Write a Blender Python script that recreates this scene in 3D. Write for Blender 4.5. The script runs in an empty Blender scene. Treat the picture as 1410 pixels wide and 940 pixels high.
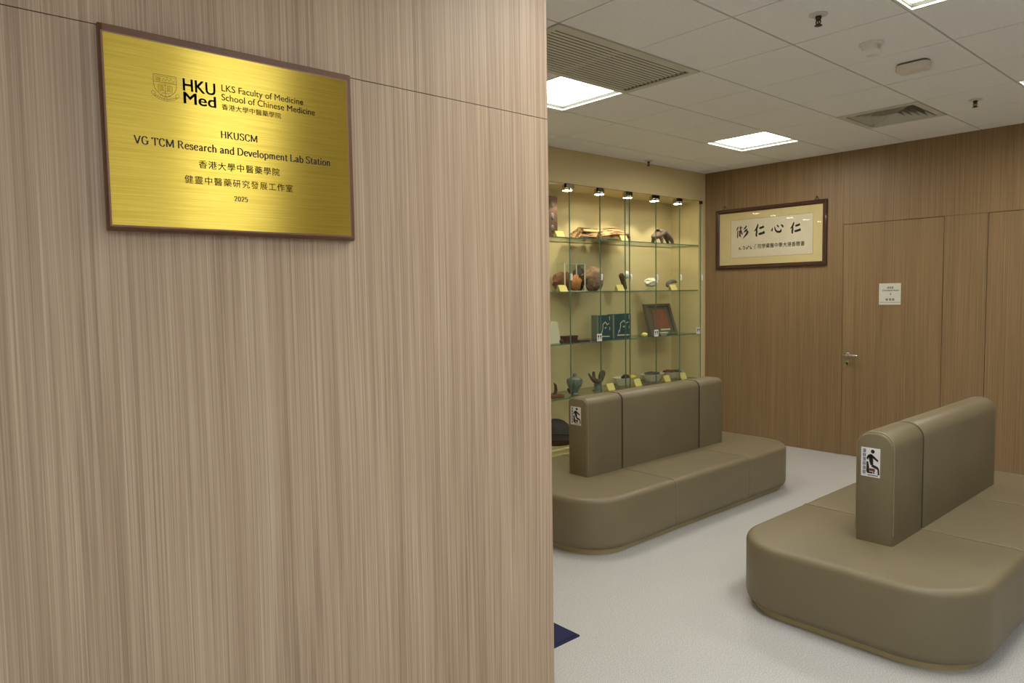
import bpy, bmesh, math, random
from mathutils import Vector, Matrix

S = bpy.context.scene
C = S.collection

# ------------------------------------------------------------------ camera
F = 974.825                                   # focal length in pixels of the 1410 x 940 frame
YAW, PITCH, ROLL = math.radians(48.6825), math.radians(-3.7767), math.radians(-0.9097)
EYE = Vector((0, 0, 1.62))
_f = Vector((math.cos(YAW)*math.cos(PITCH), math.sin(YAW)*math.cos(PITCH), math.sin(PITCH)))
_r = Vector((math.sin(YAW), -math.cos(YAW), 0)); _u = _r.cross(_f)
RIGHT = math.cos(ROLL)*_r + math.sin(ROLL)*_u
UP = -math.sin(ROLL)*_r + math.cos(ROLL)*_u
cam_data = bpy.data.cameras.new('camera'); cam = bpy.data.objects.new('camera', cam_data)
C.objects.link(cam); S.camera = cam
cam_data.sensor_width = 36; cam_data.lens = 36*F/1410; cam_data.clip_start = .02
m = Matrix((RIGHT, UP, -_f)).transposed().to_4x4(); m.translation = EYE
cam.matrix_world = m

# ------------------------------------------------------------------ world, exposure
w = bpy.data.worlds.new('world'); S.world = w; w.use_nodes = True
w.node_tree.nodes['Background'].inputs[0].default_value = (.8, .8, .8, 1)
w.node_tree.nodes['Background'].inputs[1].default_value = .1
S.view_settings.view_transform = 'Standard'; S.view_settings.look = 'None'
S.view_settings.gamma = 1; S.view_settings.use_curve_mapping = False
S.view_settings.exposure = 0.0
LIGHT_LOBBY = 22.0                             # radiance of the ceiling panels in the waiting area
LIGHT_HALL = 27.0                              # radiance of the ceiling panels over the entrance hall

# ------------------------------------------------------------------ plan of the place (metres)
YP, XP = 1.850, 1.813          # face and end of the near panelled wall
YS, XB = 4.590, 6.963          # showcase wall, far panelled wall
ZC, ZD = 2.937, 2.245          # ceiling, door head / panel joint
X0, X1, Y0, Y1 = -3.4, XB, -5.2, YS
GX, PX, GY, PY = 3.131, .6014, 1.338, .579    # ceiling grid origin and pitch

def ray(px, py):
    return ((px-705)/F)*RIGHT - ((py-470)/F)*UP + _f
def at_y(px, py, Y):
    d = ray(px, py); return EYE + d*(Y/d.y)
def at_x(px, py, X):
    d = ray(px, py); return EYE + d*(X/d.x)
def at_z(px, py, Z):
    d = ray(px, py); return EYE + d*((Z-EYE.z)/d.z)

# ------------------------------------------------------------------ materials
def srgb(r, g, b):
    return tuple(((c/255+.055)/1.055)**2.4 if c > 10 else c/255/12.92 for c in (r, g, b)) + (1,)
M = {}
def mat(name, col, rough=.5, metal=0, spec=.5, emis=None, strength=0, var=0, vscale=8, bump=0, bscale=200, coat=0):
    m = bpy.data.materials.new(name); m.use_nodes = True; M[name] = m
    nt = m.node_tree; b = nt.nodes['Principled BSDF']
    b.inputs['Base Color'].default_value = col; b.inputs['Roughness'].default_value = rough
    b.inputs['Metallic'].default_value = metal; b.inputs['Specular IOR Level'].default_value = spec
    b.inputs['Coat Weight'].default_value = coat
    if emis:
        b.inputs['Emission Color'].default_value = emis; b.inputs['Emission Strength'].default_value = strength
    tc = nt.nodes.new('ShaderNodeTexCoord')
    if var:
        n = nt.nodes.new('ShaderNodeTexNoise'); n.inputs['Scale'].default_value = vscale; n.inputs['Detail'].default_value = 5
        nt.links.new(tc.outputs['Object'], n.inputs['Vector'])
        r = nt.nodes.new('ShaderNodeValToRGB')
        r.color_ramp.elements[0].position = .3; r.color_ramp.elements[1].position = .7
        r.color_ramp.elements[0].color = tuple(c*(1-var) for c in col[:3])+(1,)
        r.color_ramp.elements[1].color = tuple(min(1, c*(1+var)) for c in col[:3])+(1,)
        nt.links.new(n.outputs['Fac'], r.inputs['Fac']); nt.links.new(r.outputs['Color'], b.inputs['Base Color'])
    if bump:
        n = nt.nodes.new('ShaderNodeTexNoise'); n.inputs['Scale'].default_value = bscale; n.inputs['Detail'].default_value = 3
        nt.links.new(tc.outputs['Object'], n.inputs['Vector'])
        bp = nt.nodes.new('ShaderNodeBump'); bp.inputs['Strength'].default_value = bump; bp.inputs['Distance'].default_value = .002
        nt.links.new(n.outputs['Fac'], bp.inputs['Height']); nt.links.new(bp.outputs['Normal'], b.inputs['Normal'])
    return m

def wood_laminate(name, dark, mid, light, rough=.45):
    """fine vertical straight grain"""
    m = bpy.data.materials.new(name); m.use_nodes = True; M[name] = m
    nt = m.node_tree; b = nt.nodes['Principled BSDF']; L = nt.links.new
    g = nt.nodes.new('ShaderNodeNewGeometry')
    wm = nt.nodes.new('ShaderNodeMapping'); wm.inputs['Scale'].default_value = (3, 3, .7); L(g.outputs['Position'], wm.inputs['Vector'])
    wn = nt.nodes.new('ShaderNodeTexNoise'); wn.inputs['Scale'].default_value = 1; wn.inputs['Detail'].default_value = 1; L(wm.outputs['Vector'], wn.inputs['Vector'])
    ws = nt.nodes.new('ShaderNodeVectorMath'); ws.operation = 'SCALE'; ws.inputs['Scale'].default_value = .016; L(wn.outputs['Color'], ws.inputs[0])
    warp = nt.nodes.new('ShaderNodeVectorMath'); warp.operation = 'ADD'; L(g.outputs['Position'], warp.inputs[0]); L(ws.outputs[0], warp.inputs[1])
    def noise(sx, sz, detail, dist=0, off=0):
        mp = nt.nodes.new('ShaderNodeMapping'); mp.inputs['Scale'].default_value = (sx, sx, sz); mp.inputs['Location'].default_value = (off, off, off)
        L(warp.outputs[0], mp.inputs['Vector'])
        n = nt.nodes.new('ShaderNodeTexNoise'); n.inputs['Scale'].default_value = 1; n.inputs['Detail'].default_value = detail
        n.inputs['Roughness'].default_value = .6; n.inputs['Distortion'].default_value = dist
        L(mp.outputs['Vector'], n.inputs['Vector']); return n.outputs['Fac']
    fine = noise(310, 1.0, 2, .0, 3); midn = noise(110, .5, 2, .1, 7); broad = noise(11, .5, 2, .3, 1)
    def math_(op, a, c, v=None):
        x = nt.nodes.new('ShaderNodeMath'); x.operation = op
        L(a, x.inputs[0])
        if v is None: L(c, x.inputs[1])
        else: x.inputs[1].default_value = v
        return x.outputs[0]
    s = math_('ADD', math_('ADD', math_('MULTIPLY', fine, None, .52), math_('MULTIPLY', midn, None, .28)), math_('MULTIPLY', broad, None, .20))
    r = nt.nodes.new('ShaderNodeValToRGB'); e = r.color_ramp.elements
    e[0].position = .36; e[0].color = dark; e[1].position = .66; e[1].color = light
    k = e.new(.5); k.color = mid
    L(s, r.inputs['Fac']); L(r.outputs['Color'], b.inputs['Base Color'])
    b.inputs['Roughness'].default_value = rough; b.inputs['Specular IOR Level'].default_value = .35
    bp = nt.nodes.new('ShaderNodeBump'); bp.inputs['Strength'].default_value = .12; bp.inputs['Distance'].default_value = .001
    L(fine, bp.inputs['Height']); L(bp.outputs['Normal'], b.inputs['Normal'])
    return m

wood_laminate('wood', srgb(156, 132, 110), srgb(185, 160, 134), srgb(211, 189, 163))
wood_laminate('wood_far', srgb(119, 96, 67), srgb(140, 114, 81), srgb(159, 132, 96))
def speckle_floor():
    m = bpy.data.materials.new('vinyl'); m.use_nodes = True; M['vinyl'] = m
    nt = m.node_tree; b = nt.nodes['Principled BSDF']; L = nt.links.new
    g = nt.nodes.new('ShaderNodeNewGeometry')
    n = nt.nodes.new('ShaderNodeTexNoise'); n.inputs['Scale'].default_value = 190; n.inputs['Detail'].default_value = 3
    L(g.outputs['Position'], n.inputs['Vector'])
    r = nt.nodes.new('ShaderNodeValToRGB'); e = r.color_ramp.elements
    e[0].position = .34; e[0].color = srgb(164, 163, 160); e[1].position = .62; e[1].color = srgb(204, 203, 199)
    L(n.outputs['Fac'], r.inputs['Fac']); L(r.outputs['Color'], b.inputs['Base Color'])
    b.inputs['Roughness'].default_value = .42; b.inputs['Specular IOR Level'].default_value = .4
speckle_floor()

def brushed_gold():
    m = bpy.data.materials.new('brushed_gold'); m.use_nodes = True; M['brushed_gold'] = m
    nt = m.node_tree; b = nt.nodes['Principled BSDF']; L = nt.links.new
    g = nt.nodes.new('ShaderNodeNewGeometry')
    mp = nt.nodes.new('ShaderNodeMapping'); mp.inputs['Scale'].default_value = (6, 6, 420)
    L(g.outputs['Position'], mp.inputs['Vector'])
    n = nt.nodes.new('ShaderNodeTexNoise'); n.inputs['Scale'].default_value = 1; n.inputs['Detail'].default_value = 3
    L(mp.outputs['Vector'], n.inputs['Vector'])
    r = nt.nodes.new('ShaderNodeValToRGB'); e = r.color_ramp.elements
    e[0].position = .3; e[0].color = srgb(226, 192, 82); e[1].position = .7; e[1].color = srgb(244, 214, 98)
    L(n.outputs['Fac'], r.inputs['Fac']); L(r.outputs['Color'], b.inputs['Base Color'])
    b.inputs['Metallic'].default_value = 1; b.inputs['Roughness'].default_value = .30
    b.inputs['Anisotropic'].default_value = 1.0; b.inputs['Anisotropic Rotation'].default_value = .25
    t = nt.nodes.new('ShaderNodeTangent'); t.direction_type = 'RADIAL'; t.axis = 'Z'
    L(t.outputs['Tangent'], b.inputs['Tangent'])
brushed_gold()

def thin_glass(name, tint, ior=1.45):
    m = bpy.data.materials.new(name); m.use_nodes = True; M[name] = m
    nt = m.node_tree; nt.nodes.remove(nt.nodes['Principled BSDF']); L = nt.links.new
    t = nt.nodes.new('ShaderNodeBsdfTransparent'); t.inputs[0].default_value = tint
    g = nt.nodes.new('ShaderNodeBsdfGlossy'); g.inputs['Roughness'].default_value = .02
    lw = nt.nodes.new('ShaderNodeLayerWeight'); lw.inputs['Blend'].default_value = .5     # Schlick reflectance, same on both faces
    pw = nt.nodes.new('ShaderNodeMath'); pw.operation = 'POWER'; pw.inputs[1].default_value = 5; L(lw.outputs['Facing'], pw.inputs[0])
    r0 = ((ior-1)/(ior+1))**2
    f = nt.nodes.new('ShaderNodeMath'); f.operation = 'MULTIPLY_ADD'; f.inputs[1].default_value = 1-r0; f.inputs[2].default_value = r0; L(pw.outputs[0], f.inputs[0])
    x = nt.nodes.new('ShaderNodeMixShader')
    L(f.outputs[0], x.inputs[0]); L(t.outputs[0], x.inputs[1]); L(g.outputs[0], x.inputs[2])
    L(x.outputs[0], nt.nodes['Material Output'].inputs['Surface'])
thin_glass('glass', (.955, .975, .955, 1), 1.35)
thin_glass('picture_glass', (.97, .97, .97, 1), 1.4)
mat('glass_edge', srgb(104, 138, 118), .25)
mat('tile', srgb(240, 240, 238), .9, var=.03, vscale=60)
mat('grid', srgb(190, 188, 182), .8)
mat('void', srgb(26, 25, 24), .9)
mat('white_paint', srgb(222, 219, 210), .7)
mat('yellow_paint', srgb(212, 195, 148), .6)
mat('cream', srgb(206, 192, 132), .5)
mat('leather', srgb(122, 111, 85), .42, spec=.45, var=.05, vscale=3, bump=.25, bscale=420)
mat('seam_shade', srgb(66, 58, 44), .6)
mat('leather_piping', srgb(140, 125, 98), .45)
mat('plinth', srgb(184, 168, 124), .5)
mat('plaque_wood', srgb(112, 74, 48), .4, var=.12, vscale=20)
mat('plaque_bead', srgb(150, 112, 92), .35)
mat('ink', srgb(24, 18, 12), .5)
mat('ink_line', srgb(120, 92, 26), .5)
mat('chrome', srgb(198, 194, 186), .22, metal=1)
mat('dark_metal', srgb(74, 66, 54), .35, metal=1)
mat('glint_white', srgb(242, 244, 244), .15, spec=.8)  # white stands in for the light glinting on the door pulls
mat('frame_wood', srgb(66, 33, 22), .3, coat=.4, var=.15, vscale=30)
mat('mount', srgb(226, 208, 150), .8)
mat('paper', srgb(230, 220, 188), .8, var=.02, vscale=20)
mat('paper_line', srgb(190, 176, 130), .8)
mat('warm_plastic', srgb(222, 214, 202), .5)
mat('white_plastic', srgb(226, 222, 212), .4)
mat('lamp_frame', srgb(228, 228, 212), .5)
mat('lamp_lip', srgb(44, 46, 34), .8)
mat('diffuser', srgb(255, 255, 255), .5, emis=(1, .965, .89, 1), strength=LIGHT_LOBBY)
mat('diffuser_hall', srgb(255, 255, 255), .5, emis=(.94, 1, 1.05, 1), strength=LIGHT_HALL)
mat('spot', srgb(255, 255, 255), .5, emis=(1, .88, .62, 1), strength=30)
mat('grille', srgb(206, 204, 190), .6)
mat('mat_blue', srgb(24, 32, 72), .9, bump=.6, bscale=500)
mat('sticker', srgb(232, 232, 230), .4)
mat('sticker_blue', srgb(54, 74, 130), .5)
mat('sticker_red', srgb(120, 52, 28), .5)
mat('card', srgb(238, 222, 140), .7)
def striped_bark():
    m = mat('bark', srgb(176, 138, 92), .85, bump=.5, bscale=60); nt = m.node_tree; b = nt.nodes['Principled BSDF']; L = nt.links.new
    g = nt.nodes.new('ShaderNodeNewGeometry'); mp = nt.nodes.new('ShaderNodeMapping'); mp.inputs['Scale'].default_value = (3.5, 30, 30)
    n = nt.nodes.new('ShaderNodeTexNoise'); n.inputs['Scale'].default_value = 1.2; n.inputs['Detail'].default_value = 3; n.inputs['Distortion'].default_value = .6
    L(g.outputs['Position'], mp.inputs['Vector']); L(mp.outputs['Vector'], n.inputs['Vector'])
    r = nt.nodes.new('ShaderNodeValToRGB'); e = r.color_ramp.elements
    e[0].position = .42; e[0].color = srgb(104, 70, 42); e[1].position = .54; e[1].color = srgb(194, 160, 114)
    L(n.outputs['Fac'], r.inputs['Fac']); L(r.outputs['Color'], b.inputs['Base Color'])
striped_bark()
mat('bark_dark', srgb(78, 54, 38), .85, var=.25, vscale=25)
mat('fur', srgb(104, 86, 74), .8, var=.3, vscale=25, bump=.6, bscale=120)
mat('orange_root', srgb(198, 128, 66), .6, var=.25, vscale=25)
mat('brown_root', srgb(120, 74, 46), .7, var=.3, vscale=25, bump=.6, bscale=60)
mat('rock', srgb(138, 110, 86), .85, var=.4, vscale=28, bump=.9, bscale=50)
mat('dark_stone', srgb(92, 82, 74), .7, var=.25, vscale=25)
mat('shell', srgb(240, 234, 220), .5, var=.06, vscale=30)
mat('grey_stone', srgb(122, 116, 108), .7, var=.2, vscale=25)
mat('teal', srgb(38, 78, 86), .6)
mat('teal_spine', srgb(122, 134, 118), .7)
mat('off_white', srgb(220, 212, 184), .6)
mat('maroon', srgb(78, 44, 36), .5)
mat('pewter', srgb(104, 98, 84), .45)
mat('red_print', srgb(146, 92, 74), .6, var=.15, vscale=40)
mat('blue_glaze', srgb(112, 124, 118), .4, var=.18, vscale=20)
mat('porcelain', srgb(214, 212, 196), .3)
mat('yellow_root', srgb(240, 206, 60), .6)
mat('charcoal', srgb(62, 58, 56), .7, var=.15, vscale=12)
mat('acrylic_edge', srgb(232, 226, 204), .3)

# ------------------------------------------------------------------ mesh helpers
def link(name, me, material, parent=None):
    o = bpy.data.objects.new(name, me); C.objects.link(o)
    mats = material if isinstance(material, (list, tuple)) else [material]
    if not me.materials:
        for k in mats: me.materials.append(M[k])
    if parent:
        o.parent = parent
        o.matrix_parent_inverse = Matrix.Translation(parent.location).inverted()
    return o
def obj(name, bm, material, parent=None, smooth=False):
    bmesh.ops.recalc_face_normals(bm, faces=bm.faces)
    me = bpy.data.meshes.new(name); bm.to_mesh(me); bm.free()
    if smooth:
        for p in me.polygons: p.use_smooth = True
        me.set_sharp_from_angle(angle=math.radians(40))
    return link(name, me, material, parent)
def tag(o, label=None, cat=None, group=None, kind=None):
    if label: o['label'] = label
    if cat: o['category'] = cat
    if group: o['group'] = group
    if kind: o['kind'] = kind
    return o
def thing(name, loc, label, cat, group=None):
    o = bpy.data.objects.new(name, None); C.objects.link(o); o.location = loc; o.empty_display_size = .05
    return tag(o, label, cat, group)
def box(bm, x0, x1, y0, y1, z0, z1, mi=0):
    v = [bm.verts.new(p) for p in ((x0,y0,z0),(x1,y0,z0),(x1,y1,z0),(x0,y1,z0),(x0,y0,z1),(x1,y0,z1),(x1,y1,z1),(x0,y1,z1))]
    fs = [bm.faces.new([v[i] for i in q]) for q in ((3,2,1,0),(4,5,6,7),(0,1,5,4),(1,2,6,5),(2,3,7,6),(3,0,4,7))]
    for f in fs: f.material_index = mi
    return fs
def boxo(name, dims, material, parent=None, bevel=0):
    bm = bmesh.new(); box(bm, *dims)
    if bevel: bmesh.ops.bevel(bm, geom=bm.edges[:], offset=bevel, segments=2, profile=.5, affect='EDGES')
    return obj(name, bm, material, parent)
def struct(name, dims, material):
    return tag(boxo(name, dims, material), kind='structure')
def rr(a0, a1, b0, b1, rad, d=0, n=8):
    """rounded rectangle outline; rad = radii at (a0,b0),(a1,b0),(a1,b1),(a0,b1); shrunk by d"""
    a0 += d; a1 -= d; b0 += d; b1 -= d; pts = []
    for (ca, cb, s0), r in zip(((a0, b0, math.pi), (a1, b0, 1.5*math.pi), (a1, b1, 0), (a0, b1, .5*math.pi)), rad):
        r = max(r-d, .0015)
        x = ca + (r if ca == a0 else -r); y = cb + (r if cb == b0 else -r)
        for i in range(n+1):
            t = s0 + i/n*math.pi/2; pts.append((x+r*math.cos(t), y+r*math.sin(t)))
    return pts
def loft(bm, rings, cap=True):
    rv = [[bm.verts.new(p) for p in r] for r in rings]
    for a, b in zip(rv, rv[1:]):
        k = len(a)
        for i in range(k): bm.faces.new((a[i], a[(i+1) % k], b[(i+1) % k], b[i]))
    if cap: bm.faces.new(rv[0][::-1]); bm.faces.new(rv[-1])
def ringz(pts, z): return [(a, b, z) for a, b in pts]
def ringx(pts, x): return [(x, a, b) for a, b in pts]
def lathe(bm, prof, c=(0, 0, 0), n=20, axis='Z'):
    rings = []
    for r, h in prof:
        ring = []
        for i in range(n):
            t = 2*math.pi*i/n; a, b = max(r, .0004)*math.cos(t), max(r, .0004)*math.sin(t)
            p = {'Z': (a, b, h), 'X': (h, a, b), 'Y': (a, h, b)}[axis]
            ring.append((c[0]+p[0], c[1]+p[1], c[2]+p[2]))
        rings.append(ring)
    loft(bm, rings)
def tube(bm, pts, rad, n=8):
    pts = [Vector(p) for p in pts]; rings = []
    rad = rad if isinstance(rad, (list, tuple)) else [rad]*len(pts)
    t0 = (pts[1]-pts[0]).normalized(); ref = Vector((0, 0, 1)) if abs(t0.z) < .9 else Vector((1, 0, 0))
    u = t0.cross(ref).normalized()
    for i, p in enumerate(pts):
        t = (pts[min(i+1, len(pts)-1)]-pts[max(i-1, 0)]).normalized()
        u = (u-t*u.dot(t)).normalized(); v = t.cross(u)
        rings.append([tuple(p+rad[i]*(math.cos(2*math.pi*k/n)*u+math.sin(2*math.pi*k/n)*v)) for k in range(n)])
    loft(bm, rings)
def blob(bm, c, s, seed=0, amp=.12, sub=3, freq=2.2):
    from mathutils import noise
    r = bmesh.ops.create_icosphere(bm, subdivisions=sub, radius=1)
    o = Vector((seed*3.1, seed*1.7, seed))
    for v in r['verts']:
        k = 1+amp*2*noise.noise(v.co*freq+o)+amp*noise.noise(v.co*freq*2.3+o)
        v.co = Vector((c[0]+v.co.x*k*s[0], c[1]+v.co.y*k*s[1], c[2]+v.co.z*k*s[2]))
def skin_mesh(name, verts, edges, radii, sub=2):
    me = bpy.data.meshes.new(name+'_chain'); me.from_pydata(verts, edges, [])
    o = bpy.data.objects.new(name+'_chain', me); C.objects.link(o)
    o.modifiers.new('skin', 'SKIN')
    for i, r in enumerate(radii):
        s = me.skin_vertices[0].data[i]; s.radius = (r, r); s.use_root = (i == 0)
    sb = o.modifiers.new('sub', 'SUBSURF'); sb.levels = sub
    dg = bpy.context.evaluated_depsgraph_get()
    out = bpy.data.meshes.new_from_object(o.evaluated_get(dg)); out.name = name
    bpy.data.objects.remove(o); bpy.data.meshes.remove(me)
    for p in out.polygons: p.use_smooth = True
    return out
def catmull(p, n=6, closed=False):
    p = [Vector(q) for q in p]; out = []
    k = len(p); g = (lambda i: p[i % k]) if closed else (lambda i: p[max(0, min(k-1, i))])
    for i in range(k if closed else k-1):
        a, b, c, d = g(i-1), g(i), g(i+1), g(i+2)
        for j in range(n):
            t = j/n
            out.append(.5*((2*b)+(c-a)*t+(2*a-5*b+4*c-d)*t*t+(3*b-a-3*c+d)*t**3))
    out.append(p[0].copy() if closed else p[-1].copy())
    return out
def strip(quads, pts, width):
    """flat pen stroke: list of 2D quads; width(i, direction) -> full width"""
    L_ = []
    for i, p in enumerate(pts):
        t = (pts[min(i+1, len(pts)-1)]-pts[max(i-1, 0)])
        t = t.normalized() if t.length > 1e-9 else Vector((1, 0))
        wd = width(i, t)/2; nn = Vector((-t.y, t.x))
        L_.append((p+nn*wd, p-nn*wd))
    for (a, b), (c, d) in zip(L_, L_[1:]): quads.append((a, b, d, c))
def flat_mesh(name, quads, plane, material, parent, smooth=False):
    """plane maps a 2D point to a 3D point"""
    bm = bmesh.new()
    for q in quads: bm.faces.new([bm.verts.new(plane(p)) for p in q])
    me = bpy.data.meshes.new(name); bm.to_mesh(me); bm.free()
    return link(name, me, material, parent)

# ------------------------------------------------------------------ lettering
def text_mesh(body, offset=0, spacing=1):
    cu = bpy.data.curves.new('text', 'FONT'); cu.body = body; cu.size = 1; cu.resolution_u = 4
    cu.space_character = spacing
    o = bpy.data.objects.new('text', cu); C.objects.link(o)
    dg = bpy.context.evaluated_depsgraph_get(); dg.update()
    me = bpy.data.meshes.new_from_object(o.evaluated_get(dg))
    bpy.data.objects.remove(o); bpy.data.curves.remove(cu)
    me.materials.clear()
    if offset:                               # a heavier weight: the outline laid down again a little to each side
        bm = bmesh.new(); bm.from_mesh(me); g0 = bm.verts[:]+bm.edges[:]+bm.faces[:]
        for dx, dy in ((-1, -.5), (1, -.5), (-1, .5), (1, .5)):
            d_ = bmesh.ops.duplicate(bm, geom=g0)
            for v in d_['geom']:
                if isinstance(v, bmesh.types.BMVert): v.co.x += dx*offset; v.co.y += dy*offset
        bm.to_mesh(me); bm.free()
    return me
def put_text(name, body, plane, x0, x1, ybase, ytop, material, parent, offset=0, caps=True, spacing=1, label=None):
    """set a line between x0 and x1 with baseline / cap height at ybase / ytop, on the plane (2D -> 3D)"""
    me = text_mesh(body, offset, spacing)
    xs = [v.co.x for v in me.vertices]; ys = [v.co.y for v in me.vertices]
    if caps:
        ref = text_mesh('H', offset); ry = [v.co.y for v in ref.vertices]; b0, b1 = min(ry), max(ry); bpy.data.meshes.remove(ref)
    else: b0, b1 = min(ys), max(ys)
    ax, bx = min(xs), max(xs)
    for v in me.vertices:
        v.co = plane(Vector((x0+(v.co.x-ax)/(bx-ax)*(x1-x0), ybase+(v.co.y-b0)/(b1-b0)*(ytop-ybase))))
    o = link(name, me, material, parent)
    if label: o['label'] = label
    return o
# a small high-contrast serif alphabet drawn with a pen whose stroke is thick when it runs upright
SER = {
 'H': (.66, [[(.12,.7),(.12,0)], [(.53,.7),(.53,0)], [(.12,.36),(.53,.36)]], [(.12,.7),(.12,0),(.53,.7),(.53,0)]),
 'K': (.64, [[(.12,.7),(.12,0)], [(.53,.7),(.16,.3)], [(.26,.42),(.56,0)]], [(.12,.7),(.12,0),(.53,.7),(.56,0)]),
 'U': (.66, ['c', [(.13,.7),(.13,.4),(.14,.16),(.22,.03),(.35,.0),(.47,.05),(.53,.18),(.54,.4),(.54,.7)]], [(.13,.7),(.54,.7)]),
 'S': (.54, ['c', [(.46,.54),(.4,.66),(.27,.69),(.13,.62),(.12,.49),(.25,.39),(.4,.3),(.45,.16),(.37,.03),(.24,.01),(.12,.06),(.08,.18)]], []),
 'C': (.62, ['c', [(.53,.52),(.46,.66),(.33,.69),(.16,.6),(.1,.35),(.16,.1),(.33,.01),(.46,.04),(.54,.18)]], []),
 'G': (.68, ['c', [(.53,.54),(.46,.66),(.33,.69),(.16,.6),(.1,.35),(.16,.1),(.33,.01),(.46,.04),(.54,.12)], 'l', [(.56,.32),(.56,.04)], [(.40,.315),(.66,.315)]], []),
 'M': (.84, [[(.12,.7),(.12,0)], [(.7,.7),(.7,0)], [(.12,.7),(.4,.06)], [(.4,.06),(.7,.7)]], [(.12,.7),(.12,0),(.7,.7),(.7,0)]),
 'V': (.62, [[(.07,.7),(.31,0)], [(.31,0),(.56,.7)]], [(.07,.7),(.56,.7)]),
 'T': (.6, [[(.04,.67),(.56,.67)], [(.3,.67),(.3,0)], [(.05,.69),(.05,.54)], [(.55,.69),(.55,.54)]], [(.3,0)]),
 'R': (.64, [[(.12,.7),(.12,0)], 'c', [(.12,.67),(.33,.67),(.47,.52),(.35,.37),(.12,.36)], [(.3,.36),(.54,0)]], [(.12,.7),(.12,0),(.55,0)]),
 'D': (.68, [[(.12,.7),(.12,0)], 'c', [(.12,.67),(.34,.67),(.52,.55),(.58,.35),(.52,.14),(.34,.03),(.12,.03)]], [(.12,.7),(.12,0)]),
 'L': (.56, [[(.12,.7),(.12,0)], [(.1,.02),(.48,.02)], [(.49,.18),(.49,.01)]], [(.12,.7),(.12,0)]),
 'e': (.46, [[(.08,.27),(.39,.27)], 'c', [(.39,.27),(.36,.42),(.24,.46),(.12,.38),(.08,.22),(.14,.06),(.26,.01),(.4,.09)]], []),
 's': (.4, ['c', [(.33,.35),(.28,.44),(.19,.46),(.1,.41),(.1,.32),(.2,.26),(.31,.19),(.32,.09),(.25,.02),(.16,.01),(.08,.05),(.06,.13)]], []),
 'a': (.47, ['c', [(.1,.36),(.2,.46),(.31,.43),(.35,.3),(.35,.1),(.43,.01)], [(.35,.28),(.17,.22),(.1,.12),(.15,.02),(.25,.03),(.35,.12)]], []),
 'r': (.38, [[(.12,.47),(.12,0)], 'c', [(.12,.33),(.2,.43),(.28,.46),(.34,.41)]], [(.12,0)]),
 'c': (.43, ['c', [(.37,.36),(.31,.45),(.22,.46),(.12,.38),(.08,.22),(.14,.06),(.25,.01),(.38,.1)]], []),
 'h': (.52, [[(.12,.72),(.12,0)], 'c', [(.12,.34),(.22,.44),(.33,.44),(.39,.33),(.39,.15),(.39,0)]], [(.12,0),(.39,0)]),
 'n': (.52, [[(.12,.47),(.12,0)], 'c', [(.12,.34),(.22,.44),(.33,.44),(.39,.33),(.39,.15),(.39,0)]], [(.12,0),(.39,0)]),
 'm': (.76, [[(.12,.47),(.12,0)], 'c', [(.12,.34),(.2,.44),(.3,.44),(.36,.33),(.36,.15),(.36,0)], [(.36,.34),(.45,.44),(.55,.44),(.61,.33),(.61,.15),(.61,0)]], [(.12,0),(.36,0),(.61,0)]),
 'd': (.52, [[(.4,.72),(.4,0)], 'c', [(.4,.36),(.3,.45),(.2,.44),(.1,.35),(.08,.22),(.12,.07),(.22,.01),(.32,.03),(.4,.12)]], [(.42,0)]),
 'b': (.52, [[(.12,.72),(.12,0)], 'c', [(.12,.36),(.22,.45),(.32,.44),(.42,.35),(.44,.22),(.4,.07),(.3,.01),(.2,.03),(.12,.1)]], []),
 'p': (.53, [[(.12,.47),(.12,-.2)], 'c', [(.12,.36),(.22,.45),(.32,.44),(.43,.35),(.45,.22),(.41,.07),(.31,.01),(.2,.03),(.12,.1)]], [(.12,-.2)]),
 'v': (.45, [[(.05,.47),(.22,0)], [(.22,0),(.4,.47)]], [(.05,.47),(.4,.47)]),
 'l': (.25, [[(.12,.72),(.12,0)]], [(.12,0)]),
 'i': (.25, [[(.12,.47),(.12,0)], [(.12,.7),(.12,.59)]], [(.12,0)]),
 'o': (.5, ['c', [(.25,.46),(.12,.38),(.08,.23),(.12,.08),(.25,.01),(.38,.08),(.42,.23),(.38,.38),(.25,.46)]], []),
 't': (.34, ['c', [(.15,.6),(.15,.3),(.15,.1),(.22,.01),(.31,.05)], 'l', [(.04,.45),(.3,.45)]], []),
 '2': (.5, ['c', [(.09,.5),(.14,.65),(.27,.69),(.39,.6),(.37,.44),(.22,.22),(.08,.05)], 'l', [(.07,.04),(.44,.04)]], []),
 '0': (.52, ['c', [(.26,.69),(.13,.56),(.09,.35),(.13,.13),(.26,.01),(.39,.13),(.43,.35),(.39,.56),(.26,.69)]], []),
 '5': (.5, [[(.15,.66),(.42,.66)], [(.14,.66),(.12,.38)], 'c', [(.12,.38),(.26,.43),(.39,.35),(.41,.2),(.32,.04),(.18,.01),(.08,.07)]], []),
 ' ': (.24, [], []),
}
def serif_quads(s, thick=.135, thin=.064):
    qs, x = [], 0
    def pen(i, t): return thin+(thick-thin)*abs(t.y)
    for ch in s:
        adv, strokes, serifs = SER[ch]; curve = False
        for st in strokes:
            if isinstance(st, str): curve = st == 'c'; continue
            p = [Vector(q)+Vector((x, 0)) for q in st]
            if curve: p = catmull(p, 5)
            strip(qs, p, pen)
        for (sx, sy) in serifs:
            k = .016 if sy <= 0 else -.016
            strip(qs, [Vector((x+sx-.085, sy+k)), Vector((x+sx+.085, sy+k))], lambda i, t: .036)
        x += adv
    return qs, x
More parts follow.
